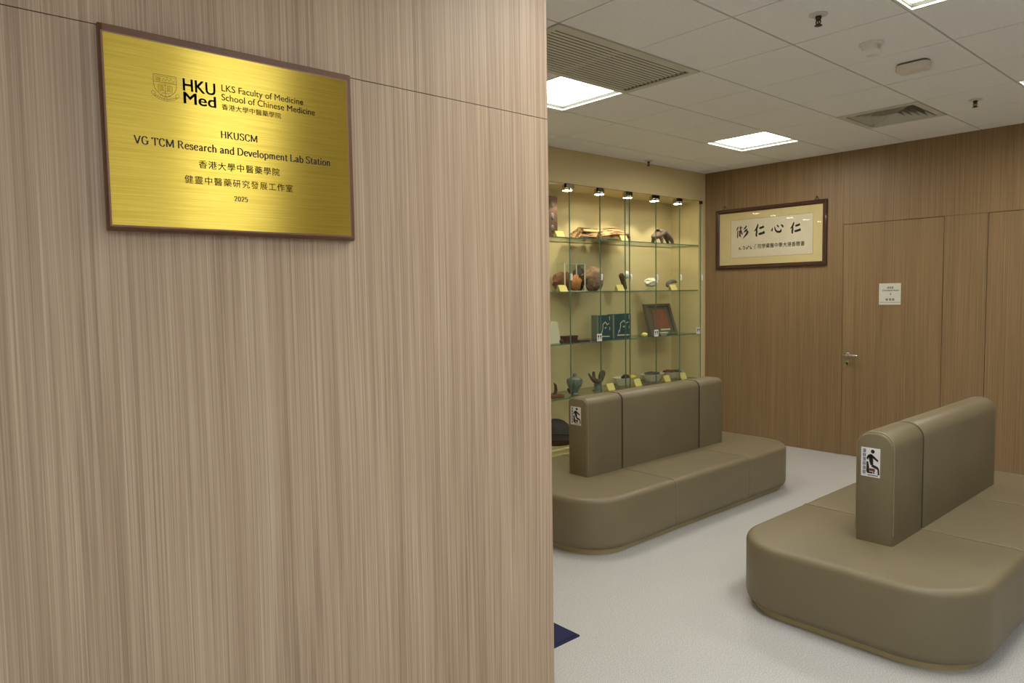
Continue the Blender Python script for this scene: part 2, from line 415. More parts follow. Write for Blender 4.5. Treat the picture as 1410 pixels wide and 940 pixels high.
def put_serif(name, s, plane, x0, x1, ybase, ytop, material, parent, label=None):
    qs, wd = serif_quads(s)
    k = (x1-x0)/wd; ky = (ytop-ybase)/.7
    o = flat_mesh(name, [[Vector((x0+p.x*k, ybase+p.y*ky)) for p in q] for q in qs], plane, material, parent)
    if label: o['label'] = label
    return o

# ================================================================== THE SETTING
floor = struct('floor', (X0, X1+.1, Y0, 5.1, -.1, 0), 'vinyl')
wall_left = tag(thing('wall_left', (XP, YP, 0), None, None), kind='structure')
boxo('wall_core', (X0, XP-.018, YP+.018, YS, 0, 3.05), 'void', wall_left)
G = .0012
boxo('wood_panel', (X0, XP, YP, YP+.018, 0, ZD-G), 'wood', wall_left)
boxo('wood_panel', (X0, XP, YP, YP+.018, ZD+G, 3.05), 'wood', wall_left)
boxo('wood_panel', (XP-.018, XP, YP+.018, YS, 0, ZD-G), 'wood', wall_left)
boxo('wood_panel', (XP-.018, XP, YP+.018, YS, ZD+G, 3.05), 'wood', wall_left)

D1A, D1B = 3.049, 2.178        # first door, left and right jamb
D2A, D2B = 1.849, .95          # second door
wall_back = tag(thing('wall_back', (XB, 0, 0), None, None), kind='structure')
boxo('wall_core', (XB+.022, XB+.15, Y0, 5.1, 0, 3.05), 'void', wall_back)
def wpanel(y0, y1, z0, z1, g=.0015):
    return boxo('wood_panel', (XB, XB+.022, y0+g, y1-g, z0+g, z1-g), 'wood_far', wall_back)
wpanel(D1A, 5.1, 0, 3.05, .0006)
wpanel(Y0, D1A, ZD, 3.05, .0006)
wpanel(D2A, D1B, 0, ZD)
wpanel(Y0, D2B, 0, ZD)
def door(name, ya, yb, handle=True):
    d = tag(thing(name, (XB, (ya+yb)/2, 0), None, None), kind='structure')
    boxo('door_leaf', (XB+.001, XB+.021, yb+.003, ya-.003, .004, ZD-.004), 'wood_far', d)
    if not handle: return d
    # lever handle on the latch side
    ly = ya-.055
    h = bmesh.new()
    lathe(h, [(.011, 0), (.011, -.052)], (XB+.001, ly, .985), 14, 'X')
    tube(h, [(XB-.050, ly+.012, .985), (XB-.051, ly, .985), (XB-.050, ly-.06, .985), (XB-.049, ly-.118, .984)], .0105, 12)
    hd = obj('door_handle', h, 'chrome', d, True)
    r = bmesh.new(); lathe(r, [(.026, .001), (.026, -.007), (.022, -.009)], (XB, ly, .985), 24, 'X'); obj('handle_rose', r, 'chrome', hd, True)
    k = bmesh.new(); lathe(k, [(.025, .001), (.025, -.006), (.020, -.008)], (XB, ly, .905), 24, 'X'); kk = obj('lock_escutcheon', k, 'chrome', d, True)
    k = bmesh.new(); lathe(k, [(.009, -.007), (.009, -.012)], (XB, ly, .907), 14, 'X'); box(k, XB-.011, XB-.007, ly-.004, ly+.004, .888, .905)
    obj('lock_cylinder', k, 'dark_metal', kk, True)
    return d
door('door_1', D1A, D1B); door('door_2', D2A, D2B, False)

wr = struct('wall_right', (X0, X1+.1, Y0-.12, Y0-.02, 0, 3.05), 'white_paint')
boxo('painted_face', (X0, 2.6, Y0-.02, Y0, 0, 3.05), 'white_paint', wr)
for k in range(4): boxo('wood_panel', (2.6+k*1.09+.002, 2.6+(k+1)*1.09-.002, Y0-.02, Y0, 0, 3.05), 'wood_far', wr)  # unseen panelling, added to darken what the plaque reflects
struct('wall_entrance', (X0-.12, X0, Y0, YP+.1, 0, 3.05), 'white_paint')
# wall round the built-in showcase
CX0, CX1, CZ0, CZ1, CYB = 3.05, 6.935, .17, 2.633, 4.988
wall_case = tag(thing('wall_showcase', (CX0, YS, 0), None, None), kind='structure')
boxo('wall_header', (XP, XB, YS, 5.1, CZ1+.012, 3.05), 'yellow_paint', wall_case)
boxo('wall_pier', (XP, CX0-.06, YS, 5.1, 0, CZ1+.012), 'yellow_paint', wall_case)
boxo('wall_jamb', (CX1-.015, XB, YS, 5.1, 0, CZ1+.012), 'yellow_paint', wall_case)
boxo('wall_backing', (XP, XB, 5.06, 5.1, 0, CZ1+.012), 'yellow_paint', wall_case)

# ceiling of lay-in tiles
ceiling = tag(thing('ceiling', (GX, GY, ZC), None, None), kind='structure')
boxo('ceiling_slab', (X0, X1+.1, Y0, 5.1, 3.02, 3.1), 'void', ceiling)
I0, I1 = math.floor((X0-GX)/PX), math.ceil((X1-GX)/PX)
J0, J1 = math.floor((Y0-GY)/PY), math.ceil((Y1-GY)/PY)
LAMPS_LOBBY = [(0, 3), (4, 3), (0, -1), (4, -1), (4, -5), (-2, -1)]  # last panel is unseen, added to brighten the near wall's end
LAMPS_HALL = [(-3, -4), (-3, -8), (-7, -3), (-7, -8)]  # all unseen; last two panels added to brighten the near wall
GRILLE1 = [(-1, 2), (0, 2)]; GRILLE2 = [(4, 1)]
taken = set(LAMPS_LOBBY+LAMPS_HALL+GRILLE1+GRILLE2)
def cell(i, j):
    return max(X0, GX+i*PX), min(X1, GX+(i+1)*PX), max(Y0, GY+j*PY), min(Y1, GY+(j+1)*PY)
tile_me = {}
for i in range(I0, I1):
    for j in range(J0, J1):
        if (i, j) in taken: continue
        a, b, c, d = cell(i, j)
        if b-a < .02 or d-c < .02: continue
        if b <= XP+.02 and c >= YP-.02: continue          # above the solid block of the near wall
        key = (round(b-a, 3), round(d-c, 3))
        if key not in tile_me:
            bm = bmesh.new(); gx, gy = .0035, .0058
            box(bm, gx, b-a-gx, gy, d-c-gy, 0, .014)
            me = bpy.data.meshes.new('ceiling_tile'); bmesh.ops.recalc_face_normals(bm, faces=bm.faces); bm.to_mesh(me); bm.free(); me.materials.append(M['tile']); tile_me[key] = me
        o = bpy.data.objects.new('ceiling_tile', tile_me[key]); C.objects.link(o)
        o.parent = ceiling; o.location = Vector((a, c, ZC))-ceiling.location
# exposed runners just above the tile faces
bm = bmesh.new()
for j in range(J0+1, J1): box(bm, X0, X1, GY+j*PY-.0056, GY+j*PY+.0056, ZC+.003, ZC+.03)
for i in range(I0+1, I1): box(bm, GX+i*PX-.012, GX+i*PX+.012, Y0, Y1, ZC+.0145, ZC+.028)
obj('ceiling_grid', bm, 'grid', ceiling)

# ================================================================== CEILING FITTINGS
def lamp(i, j, dm, label, group):
    a, b, c, d = cell(i, j)
    t = thing('ceiling_light', ((a+b)/2, (c+d)/2, ZC), label, 'light', group)
    g = .003; a += g; b -= g; c += g; d -= g; wd = .012; lip = .028
    bm = bmesh.new()
    for (p, q, r, s) in ((a, b, c, c+wd), (a, b, d-wd, d), (a, a+wd, c+wd, d-wd), (b-wd, b, c+wd, d-wd)): box(bm, p, q, r, s, ZC-.001, ZC+.040)
    obj('frame', bm, 'lamp_frame', t)
    bm = bmesh.new(); A, B, E, D = a+wd, b-wd, c+wd, d-wd; k = .004
    for (p, q, r, s) in ((A, B, E, E+k), (A, B, D-k, D), (A, A+k, E+k, D-k), (B-k, B, E+k, D-k)): box(bm, p, q, r, s, ZC+.009, ZC+.036)
    obj('lip', bm, 'lamp_lip', t)
    boxo('diffuser', (A+k, B-k, E+k, D-k, ZC+.028, ZC+.036), dm, t)
    boxo('housing', (a, b, c, d, ZC+.0405, ZC+.06), 'grille', t)
lab = {(0, 3): 'square white ceiling light panel beside the long slatted grille', (4, 3): 'square white ceiling light panel nearest the corner of the two far walls',
       (0, -1): 'square white ceiling light panel cut by the top edge of the photo', (4, -1): 'square white ceiling light panel cut by the right edge of the photo',
       (-2, -1): 'square white ceiling light panel, unseen, added to brighten the end of the wood wall',
       (4, -5): 'square white ceiling light panel out of view to the right'}
for k in LAMPS_LOBBY: lamp(*k, 'diffuser', lab[k], 'ceiling light panels')
for n, k in enumerate(LAMPS_HALL):
    lamp(*k, 'diffuser_hall', ['square white ceiling light panel facing the brass plaque across the hall', 'square white ceiling light panel further back behind the viewer', 'square white ceiling light panel, unseen, added overhead to brighten the wall left of the plaque', 'square white ceiling light panel, unseen, added in the far back corner to fill the hall with light'][n], 'ceiling light panels')

# long return-air grille
a, _, c, d = cell(-1, 2); b = cell(0, 2)[1]
t = thing('ceiling_grille', ((a+b)/2, (c+d)/2, ZC), 'long pale slatted air grille in the ceiling next to a light panel', 'air grille')
bm = bmesh.new(); g = .002; fw = .045
for (p, q, r, s) in ((a+g, b-g, c+g, c+fw), (a+g, b-g, d-fw, d-g), (a+g, a+fw, c+fw, d-fw), (b-fw, b-g, c+fw, d-fw)): box(bm, p, q, r, s, ZC-.006, ZC+.01)
obj('frame', bm, 'grille', t)
boxo('backing', (a+.004, b-.004, c+.004, d-.004, ZC+.030, ZC+.05), 'void', t)
bm = bmesh.new(); L_ = b-a-2*fw-.016
v = [bm.verts.new(p) for p in ((0, -.0125, 0), (0, .0118, .0015), (0, .0118, .004), (0, -.0115, .003))]
loft_pts = [[(x, p.co.y, p.co.z) for p in v] for x in (0, L_)]
bm.clear(); loft(bm, loft_pts)
bmesh.ops.recalc_face_normals(bm, faces=bm.faces)
slat_me = bpy.data.meshes.new('slat'); bm.to_mesh(slat_me); bm.free(); slat_me.materials.append(M['grille'])
ns = 16; st = (d-c-2*fw)/ns
bm = bmesh.new(); box(bm, 0, .016, -.007, .008, -.0006, .0004); slot_me = bpy.data.meshes.new('end_slot'); bmesh.ops.recalc_face_normals(bm, faces=bm.faces); bm.to_mesh(slot_me); bm.free(); slot_me.materials.append(M['void'])
for k in range(ns):
    o = bpy.data.objects.new('slat', slat_me); C.objects.link(o); o.parent = t
    o.location = Vector((a+fw, c+fw+st*(k+.5), ZC-.004))-t.location
    e_ = bpy.data.objects.new('end_slot', slot_me); C.objects.link(e_); e_.parent = o; e_.location = (L_-.018, 0, .0002)

# four-way air diffuser
a, b, c, d = cell(4, 1)
t = thing('air_diffuser', ((a+b)/2, (c+d)/2, ZC), 'square four-way louvred air diffuser with dark slots in the ceiling', 'air diffuser')
bm = bmesh.new(); g = .002; fw = .05
for (p, q, r, s) in ((a+g, b-g, c+g, c+fw), (a+g, b-g, d-fw, d-g), (a+g, a+fw, c+fw, d-fw), (b-fw, b-g, c+fw, d-fw)): box(bm, p, q, r, s, ZC-.005, ZC+.012)
obj('frame', bm, 'grille', t)
boxo('backing', (a+.004, b-.004, c+.004, d-.004, ZC+.05, ZC+.06), 'void', t)
cx, cy = (a+b)/2, (c+d)/2; R_ = (b-a)/2-fw; Rm = (d-c)/2-fw
for side in range(4):
    for k in range(5):
        f0 = .20+.16*k; f1 = f0+.10
        bm = bmesh.new()
        def P(f, z, e):     # corner e (-1/1) of the louvre edge at fraction f
            if side == 0: return (cx+R_*f, cy+Rm*f*e*.97, z)
            if side == 1: return (cx-R_*f, cy+Rm*f*e*.97, z)
            if side == 2: return (cx+R_*f*e*.97, cy+Rm*f, z)
            return (cx+R_*f*e*.97, cy-Rm*f, z)
        zi, zo = ZC+.034, ZC-.004
        q = [P(f0, zi, -1), P(f0, zi, 1), P(f1, zo, 1), P(f1, zo, -1)]
        q2 = [(x, y, z+.003) for x, y, z in q]
        loft(bm, [q, q2]); obj('louvre', bm, 'grille', t)

def sprinkler(px, py, label):
    p = at_z(px, py, ZC)
    t = thing('sprinkler_head', (p.x, p.y, ZC), label, 'sprinkler', 'ceiling sprinkler heads')
    bm = bmesh.new(); lathe(bm, [(.043, 0), (.043, -.003), (.030, -.009), (.014, -.009)], (p.x, p.y, ZC), 24); obj('escutcheon', bm, 'grille', t, True)
    bm = bmesh.new(); lathe(bm, [(.014, -.008), (.014, -.020), (.010, -.024), (.008, -.030)], (p.x, p.y, ZC), 14); bd = obj('body', bm, 'dark_metal', t, True)
    bm = bmesh.new()
    for s in (-1, 1): tube(bm, [(p.x, p.y+s*.008, ZC-.022), (p.x, p.y+s*.011, ZC-.036), (p.x, p.y+s*.003, ZC-.052)], .0032, 8)
    tube(bm, [(p.x, p.y, ZC-.028), (p.x, p.y, ZC-.050)], .003, 8)
    obj('yoke', bm, 'dark_metal', bd, True)
    bm = bmesh.new(); lathe(bm, [(.017, -.050), (.018, -.053), (.005, -.056)], (p.x, p.y, ZC), 18); obj('deflector', bm, 'dark_metal', t, True)
sprinkler(1127, 20, 'small metal sprinkler head in the ceiling near the top edge of the photo')
sprinkler(1343, 137, 'small metal sprinkler head in the ceiling right of the louvred diffuser')
sprinkler(893, 221, 'tiny dark sprinkler head at the ceiling edge above the showcase')
p = at_z(1200, 60, ZC)
t = thing('motion_sensor', (p.x, p.y, ZC), 'small angular white sensor box under the ceiling', 'sensor')
bm = bmesh.new(); lathe(bm, [(.062, 0), (.062, -.006), (.055, -.010)], (p.x, p.y, ZC), 28); obj('base_plate', bm, 'white_plastic', t, True)
bm = bmesh.new(); loft(bm, [[(p.x+sx*.040, p.y+sy*.036, ZC-.009) for sx, sy in ((-1,-1),(1,-1),(1,1),(-1,1))],
    [(p.x+sx*.040, p.y+sy*.036, ZC-.040) for sx, sy in ((-1,-1),(1,-1),(1,1),(-1,1))],
    [(p.x+.006+sx*.026, p.y+sy*.026, ZC-.062) for sx, sy in ((-1,-1),(1,-1),(1,1),(-1,1))]])
obj('housing', bm, 'white_plastic', t)
bm = bmesh.new(); box(bm, p.x-.012, p.x+.020, p.y-.0375, p.y-.036, ZC-.034, ZC-.014); obj('lens', bm, 'grille', t)
p = at_z(1258, 86, ZC)
t = thing('emergency_lamp', (p.x, p.y, ZC), 'flat oblong white plastic emergency lamp fixed under the ceiling', 'lamp')
bm = bmesh.new()
pr = [(0, 0), (0, -.010), ]
loft(bm, [ringz(rr(p.x-.046, p.x+.046, p.y-.082, p.y+.082, [.03]*4, 0), ZC), ringz(rr(p.x-.046, p.x+.046, p.y-.082, p.y+.082, [.03]*4, 0), ZC-.012)])
obj('shadow_plate', bm, 'pewter', t)  # dark colour paints the shadow line between cover and ceiling
bm = bmesh.new()
loft(bm, [ringz(rr(p.x-.052, p.x+.052, p.y-.088, p.y+.088, [.035]*4, dd), ZC-z) for dd, z in ((0, .012), (0, .040), (.004, .048), (.012, .053))])
obj('cover', bm, 'warm_plastic', t, True)

# ================================================================== PLAQUE
YF = YP-.030
t = thing('wall_plaque', (.70, YP, 1.783), 'brass coloured plaque with black lettering on a brown board on the wood wall', 'plaque')
L0, L1, B0, B1 = .388, 1.016, 1.782, 2.246
bm = bmesh.new()
def rect(x0, x1, z0, z1, y): return [(x0, y, z0), (x1, y, z0), (x1, y, z1), (x0, y, z1)]
loft(bm, [rect(L0, L1, B0, B1, YP), rect(L0, L1, B0, B1, YP-.016), rect(L0+.006, L1-.006, B0+.006, B1-.006, YF)])
obj('wooden_board', bm, 'plaque_wood', t)
gx0, gx1 = at_y(147, 180, YF).x+.001, at_y(479, 215, YF).x
gz0, gz1 = at_y(156, 309, YF).z, at_y(146.5, 44.5, YF).z
bm = bmesh.new(); k = .0035
for (p, q, r, s) in ((gx0-k, gx1+k, gz0-k, gz0), (gx0-k, gx1+k, gz1, gz1+k), (gx0-k, gx0, gz0, gz1), (gx1, gx1+k, gz0, gz1)): box(bm, p, q, YF-.002, YF+.002, r, s)
obj('edge_bead', bm, 'plaque_bead', t)
YG = YF-.003
boxo('gold_plate', (gx0, gx1, YG, YF, gz0, gz1), 'brushed_gold', t)
YT = YG-.0004
plq = lambda p: (p.x, YT, p.y)
def gx(px, py=170): return at_y(px, py, YT).x
def gz(px, py): return at_y(px, py, YT).z
put_text('lettering', 'HKU', plq, gx(251.6, 115), gx(296.5, 121), gz(252, 124.3), gz(252, 107.4), 'ink', t, .018)
put_text('lettering', 'Med', plq, gx(252.6, 134), gx(297.6, 140), gz(253, 141.8), gz(253, 126.2), 'ink', t, .018)
put_text('lettering', 'LKS Faculty of Medicine', plq, gx(304.9, 120), gx(417.5, 140), gz(305, 125.1), gz(305, 116.2), 'ink', t, .006)
put_text('lettering', 'School of Chinese Medicine', plq, gx(305.0, 133), gx(433.4, 153), gz(305, 137.8), gz(305, 128.9), 'ink', t, .006)
put_text('lettering', '香港大學中醫藥學院', plq, gx(305.2, 146), gx(387, 158), gz(305, 150.6), gz(305, 142.4), 'ink', t, .004, False, 1.02)
put_serif('lettering', 'HKUSCM', plq, gx(303.5, 185), gx(355.2, 190), gz(304, 189.6), gz(304, 180.1), 'ink', t)
put_serif('lettering', 'VG TCM Research and Development Lab Station', plq, gx(184, 191), gx(455, 222), gz(184.5, 196.9), gz(184.5, 185.9), 'ink', t)
put_text('lettering', '香港大學中醫藥學院', plq, gx(273.5, 225), gx(385, 238), gz(274, 231.2), gz(274, 220.0), 'ink', t, .006, False, 1.18)
put_text('lettering', '健靈中醫藥研究發展工作室', plq, gx(254.2, 246), gx(403, 259), gz(254.5, 251.8), gz(254.5, 240.4), 'ink', t, .006, False, 1.18)
put_serif('lettering', '2025', plq, gx(322.4, 273), gx(341.6, 274), gz(323, 276.8), gz(323, 270.0), 'ink', t)
# crest: shield with a chief, open book and ribbon, in fine engraved lines
qs = []
cx0, cx1, cz0, cz1 = gx(208.4, 118), gx(244, 123), gz(226, 141.2), gz(209, 100.5)
def V2(*p): return [Vector(q) for q in p]
def ln(pts, wd=.013, curve=False, closed=False):
    p = V2(*pts); p = catmull(p, 5, closed) if curve else p
    strip(qs, p, lambda i, tt: wd)
ln([(.10,1),(.97,1)], .02); ln([(.12,.93),(.95,.93)])
ln([(.10,1),(.08,.75),(.10,.5),(.2,.3),(.35,.18),(.53,.1),(.7,.18),(.86,.3),(.96,.5),(.98,.75),(.97,1)], .018, True)
ln([(.09,.68),(.97,.68)], .018)
for k in range(3): ln([(.14,.75+.06*k),(.30,.76+.06*k),(.36,.73+.06*k),(.2,.72+.06*k)], .012, True)
ln([(.42,.74),(.48,.86),(.56,.78),(.62,.88),(.7,.78),(.76,.88),(.84,.76),(.92,.84)], .013, True)
ln([(.46,.72),(.9,.72)])
for s in (-1, 1):
    c_ = .53
    ln([(c_,.58),(c_+s*.1,.62),(c_+s*.24,.6)], .013, True); ln([(c_,.32),(c_+s*.1,.36),(c_+s*.24,.33)], .013, True)
    ln([(c_+s*.24,.6),(c_+s*.24,.33)]); ln([(c_+s*.28,.58),(c_+s*.28,.29),(c_,.27)], .013)
    for k in range(4): ln([(c_+s*.06,.55-.055*k),(c_+s*.2,.55-.055*k)], .02)
    ln([(c_,.25),(c_+s*.12,.22),(c_+s*.2,.15),(c_+s*.05,.12)], .012, True)
    ln([(c_+s*.5,.30),(c_+s*.38,.22),(c_+s*.45,.14),(c_+s*.3,.08),(c_,.0)], .014, True)
    ln([(c_+s*.5,.30),(c_+s*.54,.2),(c_+s*.42,.08),(c_+s*.28,.0),(c_,-.07)], .014, True)
    for k in range(5): ln([(c_+s*(.08+.08*k),-.03+.04*k*.7),(c_+s*(.05+.08*k),.03+.04*k*.7)], .016)
ln([(.53,.66),(.53,.12)], .016); ln([(.48,.12),(.58,.12),(.6,.04),(.46,.04),(.48,.12)], .013)
o = flat_mesh('crest', [[Vector((cx0+p.x*(cx1-cx0), cz0+.004+(p.y+.07)/1.07*(cz1-cz0-.004))) for p in q] for q in qs], plq, 'ink_line', t)
o['label'] = 'fine engraved shield crest with an open book and ribbon'

# ================================================================== FRAMED CALLIGRAPHY
fy0, fy1, fz0, fz1 = 3.205, 4.440, 1.862, 2.508
t = thing('framed_calligraphy', (XB, (fy0+fy1)/2, fz0), 'dark wooden frame with Chinese brush calligraphy on cream paper on the wood wall', 'picture frame')
FW, FD = .042, .030
prof = [(0, 0), (0, -FD*.8), (.010, -FD), (.028, -FD*.9), (FW-.004, -FD*.62), (FW, -FD*.5), (FW, 0)]
def frame_rail(name, p0, p1, q0, q1, parent):
    """mitred rail between outer corners p0,p1 and inner corners q0,q1 in (y,z)"""
    bm = bmesh.new(); rings = []
    for a_, b_ in ((p0, q0), (p1, q1)):
        rings.append([(XB+dx, a_[0]+(b_[0]-a_[0])*s/FW, a_[1]+(b_[1]-a_[1])*s/FW) for s, dx in prof])
    loft(bm, rings); return obj(name, bm, 'frame_wood', parent)
oc = [(fy0, fz0), (fy1, fz0), (fy1, fz1), (fy0, fz1)]
ic = [(fy0+FW, fz0+FW), (fy1-FW, fz0+FW), (fy1-FW, fz1-FW), (fy0+FW, fz1-FW)]
for k in range(4): frame_rail('frame_rail', oc[k], oc[(k+1) % 4], ic[k], ic[(k+1) % 4], t)
boxo('mount', (XB-.010, XB-.002, fy0+.03, fy1-.03, fz0+.03, fz1-.03), 'mount', t)
XA = XB-.0105
def cp(px, py): q = at_x(px, py, XA); return Vector((q.y, q.z))
pa, pb = cp(1006.5, 303), cp(1119.5, 350)
ly, ry, tz, bz = pa.x, pb.x, cp(1063, 298).y, cp(1063, 352.5).y
paper = boxo('paper', (XA-.0006, XB-.010, ry, ly, bz, tz), 'paper', t)
bm = bmesh.new()
for (p, q, r, s) in ((ry, ly, bz, bz+.004), (ry, ly, tz-.004, tz), (ry, ry+.004, bz, tz), (ly-.004, ly, bz, tz)): box(bm, XA-.0012, XA-.0004, p, q, r, s)
obj('paper_border', bm, 'paper_line', t)
XI = XA-.0014
cal = lambda p: (XI, p.x, p.y)
CH = {
 'ren': [([(.36,1.02),(.26,.74),(.14,.58),(.0,.46)], [.07,.13,.10,.03]), ([(.22,.66),(.24,.4),(.20,.2),(.23,.0)], [.09,.13,.12,.10]),
         ([(.50,.66),(.62,.70),(.78,.74),(.92,.80)], [.10,.15,.13,.17]), ([(.42,.20),(.58,.22),(.8,.26),(1.0,.34)], [.12,.17,.15,.19])],
 'xin': [([(.10,.66),(.05,.45),(.0,.22)], [.05,.13,.16]), ([(.26,.78),(.32,.38),(.48,.10),(.70,.06),(.80,.18),(.78,.46)], [.06,.13,.18,.2,.16,.03]),
         ([(.46,1.0),(.54,.84),(.60,.66)], [.06,.14,.1]), ([(.80,1.0),(.92,.84),(1.0,.62)], [.07,.16,.12])],
 'shu': [([(.16,.98),(.08,.80),(.0,.66)], [.05,.09,.03]), ([(.12,.66),(.11,.36),(.10,.02)], [.05,.08,.06]), ([(.24,.84),(.40,.90),(.52,.86)], [.04,.06,.05]),
         ([(.36,1.0),(.38,.66),(.33,.36),(.38,.06)], [.05,.08,.08,.04]), ([(.26,.62),(.30,.40),(.24,.16)], [.06,.08,.05]), ([(.44,.62),(.48,.42),(.56,.30)], [.05,.09,.06]),
         ([(.92,1.0),(.80,.84),(.64,.72)], [.06,.1,.04]), ([(.96,.74),(.84,.60),(.66,.46)], [.07,.12,.04]), ([(.92,.58),(1.0,.48),(.90,.28),(.60,-.04)], [.05,.16,.13,.03])],
}
def brush(name, ch, xl, xr, yt, yb, parent):
    """character between image columns xl-xr and rows yt (top) - yb (bottom) of the paper"""
    A = cp(xl, yb); B = cp(xr, yb); T = cp(xl, yt)
    wd, ht = A.x-B.x, T.y-A.y
    for pts, ws in CH[ch]:
        qs = []
        p = catmull([Vector((x*wd, y*ht)) for x, y in pts], 6)
        def f(i, tt, ws=ws, n=len(p)):
            s = i/(n-1)*(len(ws)-1); k = min(int(s), len(ws)-2); return (ws[k]+(ws[k+1]-ws[k])*(s-k))*min(wd, ht*1.1)*1.35
        p = [p[0]+(p[0]-p[1])*.4]+p[1:-1]+[p[-1]]
        strip(qs, p, f)
        flat_mesh(name, [[Vector((A.x-p.x, A.y+p.y)) for p in q] for q in qs], cal, 'ink', parent)
brush('brush_stroke', 'shu', 1014.2, 1029.2, 312, 328.3, t)
brush('brush_stroke', 'ren', 1038.6, 1053, 309.4, 326.0, t)
brush('brush_stroke', 'xin', 1062.6, 1078.5, 310.2, 320.4, t)
brush('brush_stroke', 'ren', 1088.0, 1102.5, 306.6, 321.8, t)
rev = lambda p: (XI, -p.x, p.y)          # text runs towards -Y as seen from the room
a_, b_ = cp(1043.5, 340.5), cp(1108, 338.2)
put_text('inscription', '院學藥醫中學大港香贈書', rev, -a_.x, -b_.x, cp(1043.5, 342.2).y, cp(1043.5, 335.8).y, 'ink', t, .008, False, 1.05)
# cursive signature strokes and seal, too small to read
random.seed(4); qs = []
sa, sb = cp(1016.5, 344), cp(1041, 342.6); n5 = 5; sw = (sa.x-sb.x)/n5; sh = cp(1016, 338.4).y-sa.y
for k in range(n5):
    for s in range(4):
        x0_ = sa.x-sw*(k+.15+.6*random.random()); z0_ = sa.y+sh*(.1+.8*random.random()); x1_ = x0_-sw*(.3*random.random()+.1); z1_ = z0_+sh*random.uniform(-.4, .25)
        strip(qs, [Vector((x0_, z0_)), Vector((x1_, max(z1_, sa.y)))], lambda i, tt: sw*.2)
flat_mesh('signature', qs, cal, 'ink', t)
pg = bmesh.new(); box(pg, XB-.0165, XB-.0150, fy0+.036, fy1-.036, fz0+.036, fz1-.036); obj('glazing', pg, 'picture_glass', t)
for px in (998.5, 1125):
    q = at_x(px, 285 if px < 1000 else 271, XB-.006)
    bm = bmesh.new(); tube(bm, [(XB-.006, q.y-.030, fz1-.006), (XB-.006, q.y, fz1+.034), (XB-.006, q.y+.030, fz1-.006)], .0028, 8)
    hk = obj('hanger', bm, 'dark_metal', t, True); hk['label'] = 'small brass triangular hanger'
    bm = bmesh.new(); lathe(bm, [(.006, 0), (.006, -.010), (.009, -.011), (.009, -.013)], (XB, q.y, fz1+.032), 12, 'X'); obj('nail', bm, 'dark_metal', hk, True)

# ================================================================== DOOR SIGN
sy0, sy1, sz0, sz1 = 2.520, 2.710, 1.472, 1.670
t = thing('door_sign', (XB, (sy0+sy1)/2, sz0), 'square cream sign with small black writing on the wooden door', 'sign')
boxo('sign_plate', (XB-.005, XB+.0009, sy0, sy1, sz0, sz1), 'porcelain', t, .001)
XSN = XB-.0056; sg = lambda p: (XSN, -p.x, p.y)
boxo('slot_line', (XB-.0058, XB-.0049, sy0+.002, sy1-.008, sz0+.021, sz0+.024), 'pewter', t)
def sp(px, py): q = at_x(px, py, XSN); return Vector((-q.y, q.z))
def sgt(s, xa, xb, yb, yt, off=.01, caps=False, sp_=1): put_text('lettering', s, sg, sp(xa, yb).x, sp(xb, yb).x, sp(xa, yb).y, sp(xa, yt).y, 'ink', t, off, caps, sp_)
sgt('診症室', 1221.6, 1230.2, 397.6, 394.4, .02, False, 1.1)
sgt('Consultation Room', 1215.2, 1237.5, 400.8, 398.6, .02, True)
sgt('3', 1225.2, 1226.8, 406, 403, .02, True)
qs = []                                    # three dense characters, too small to read
for k, px in enumerate((1221, 1225.6, 1229.8)):
    c_ = sp(px, 412.2); h_ = .0095
    for s in (-1, 0, 1): strip(qs, [c_+Vector((-h_, s*h_*.8)), c_+Vector((h_, s*h_*.8))], lambda i, tt: .0036)
    for s in ((-1, 1) if k != 1 else (0,)): strip(qs, [c_+Vector((s*h_*.7, -h_)), c_+Vector((s*h_*.7, h_*1.1))], lambda i, tt: .0042)
flat_mesh('lettering', qs, sg, 'ink', t)

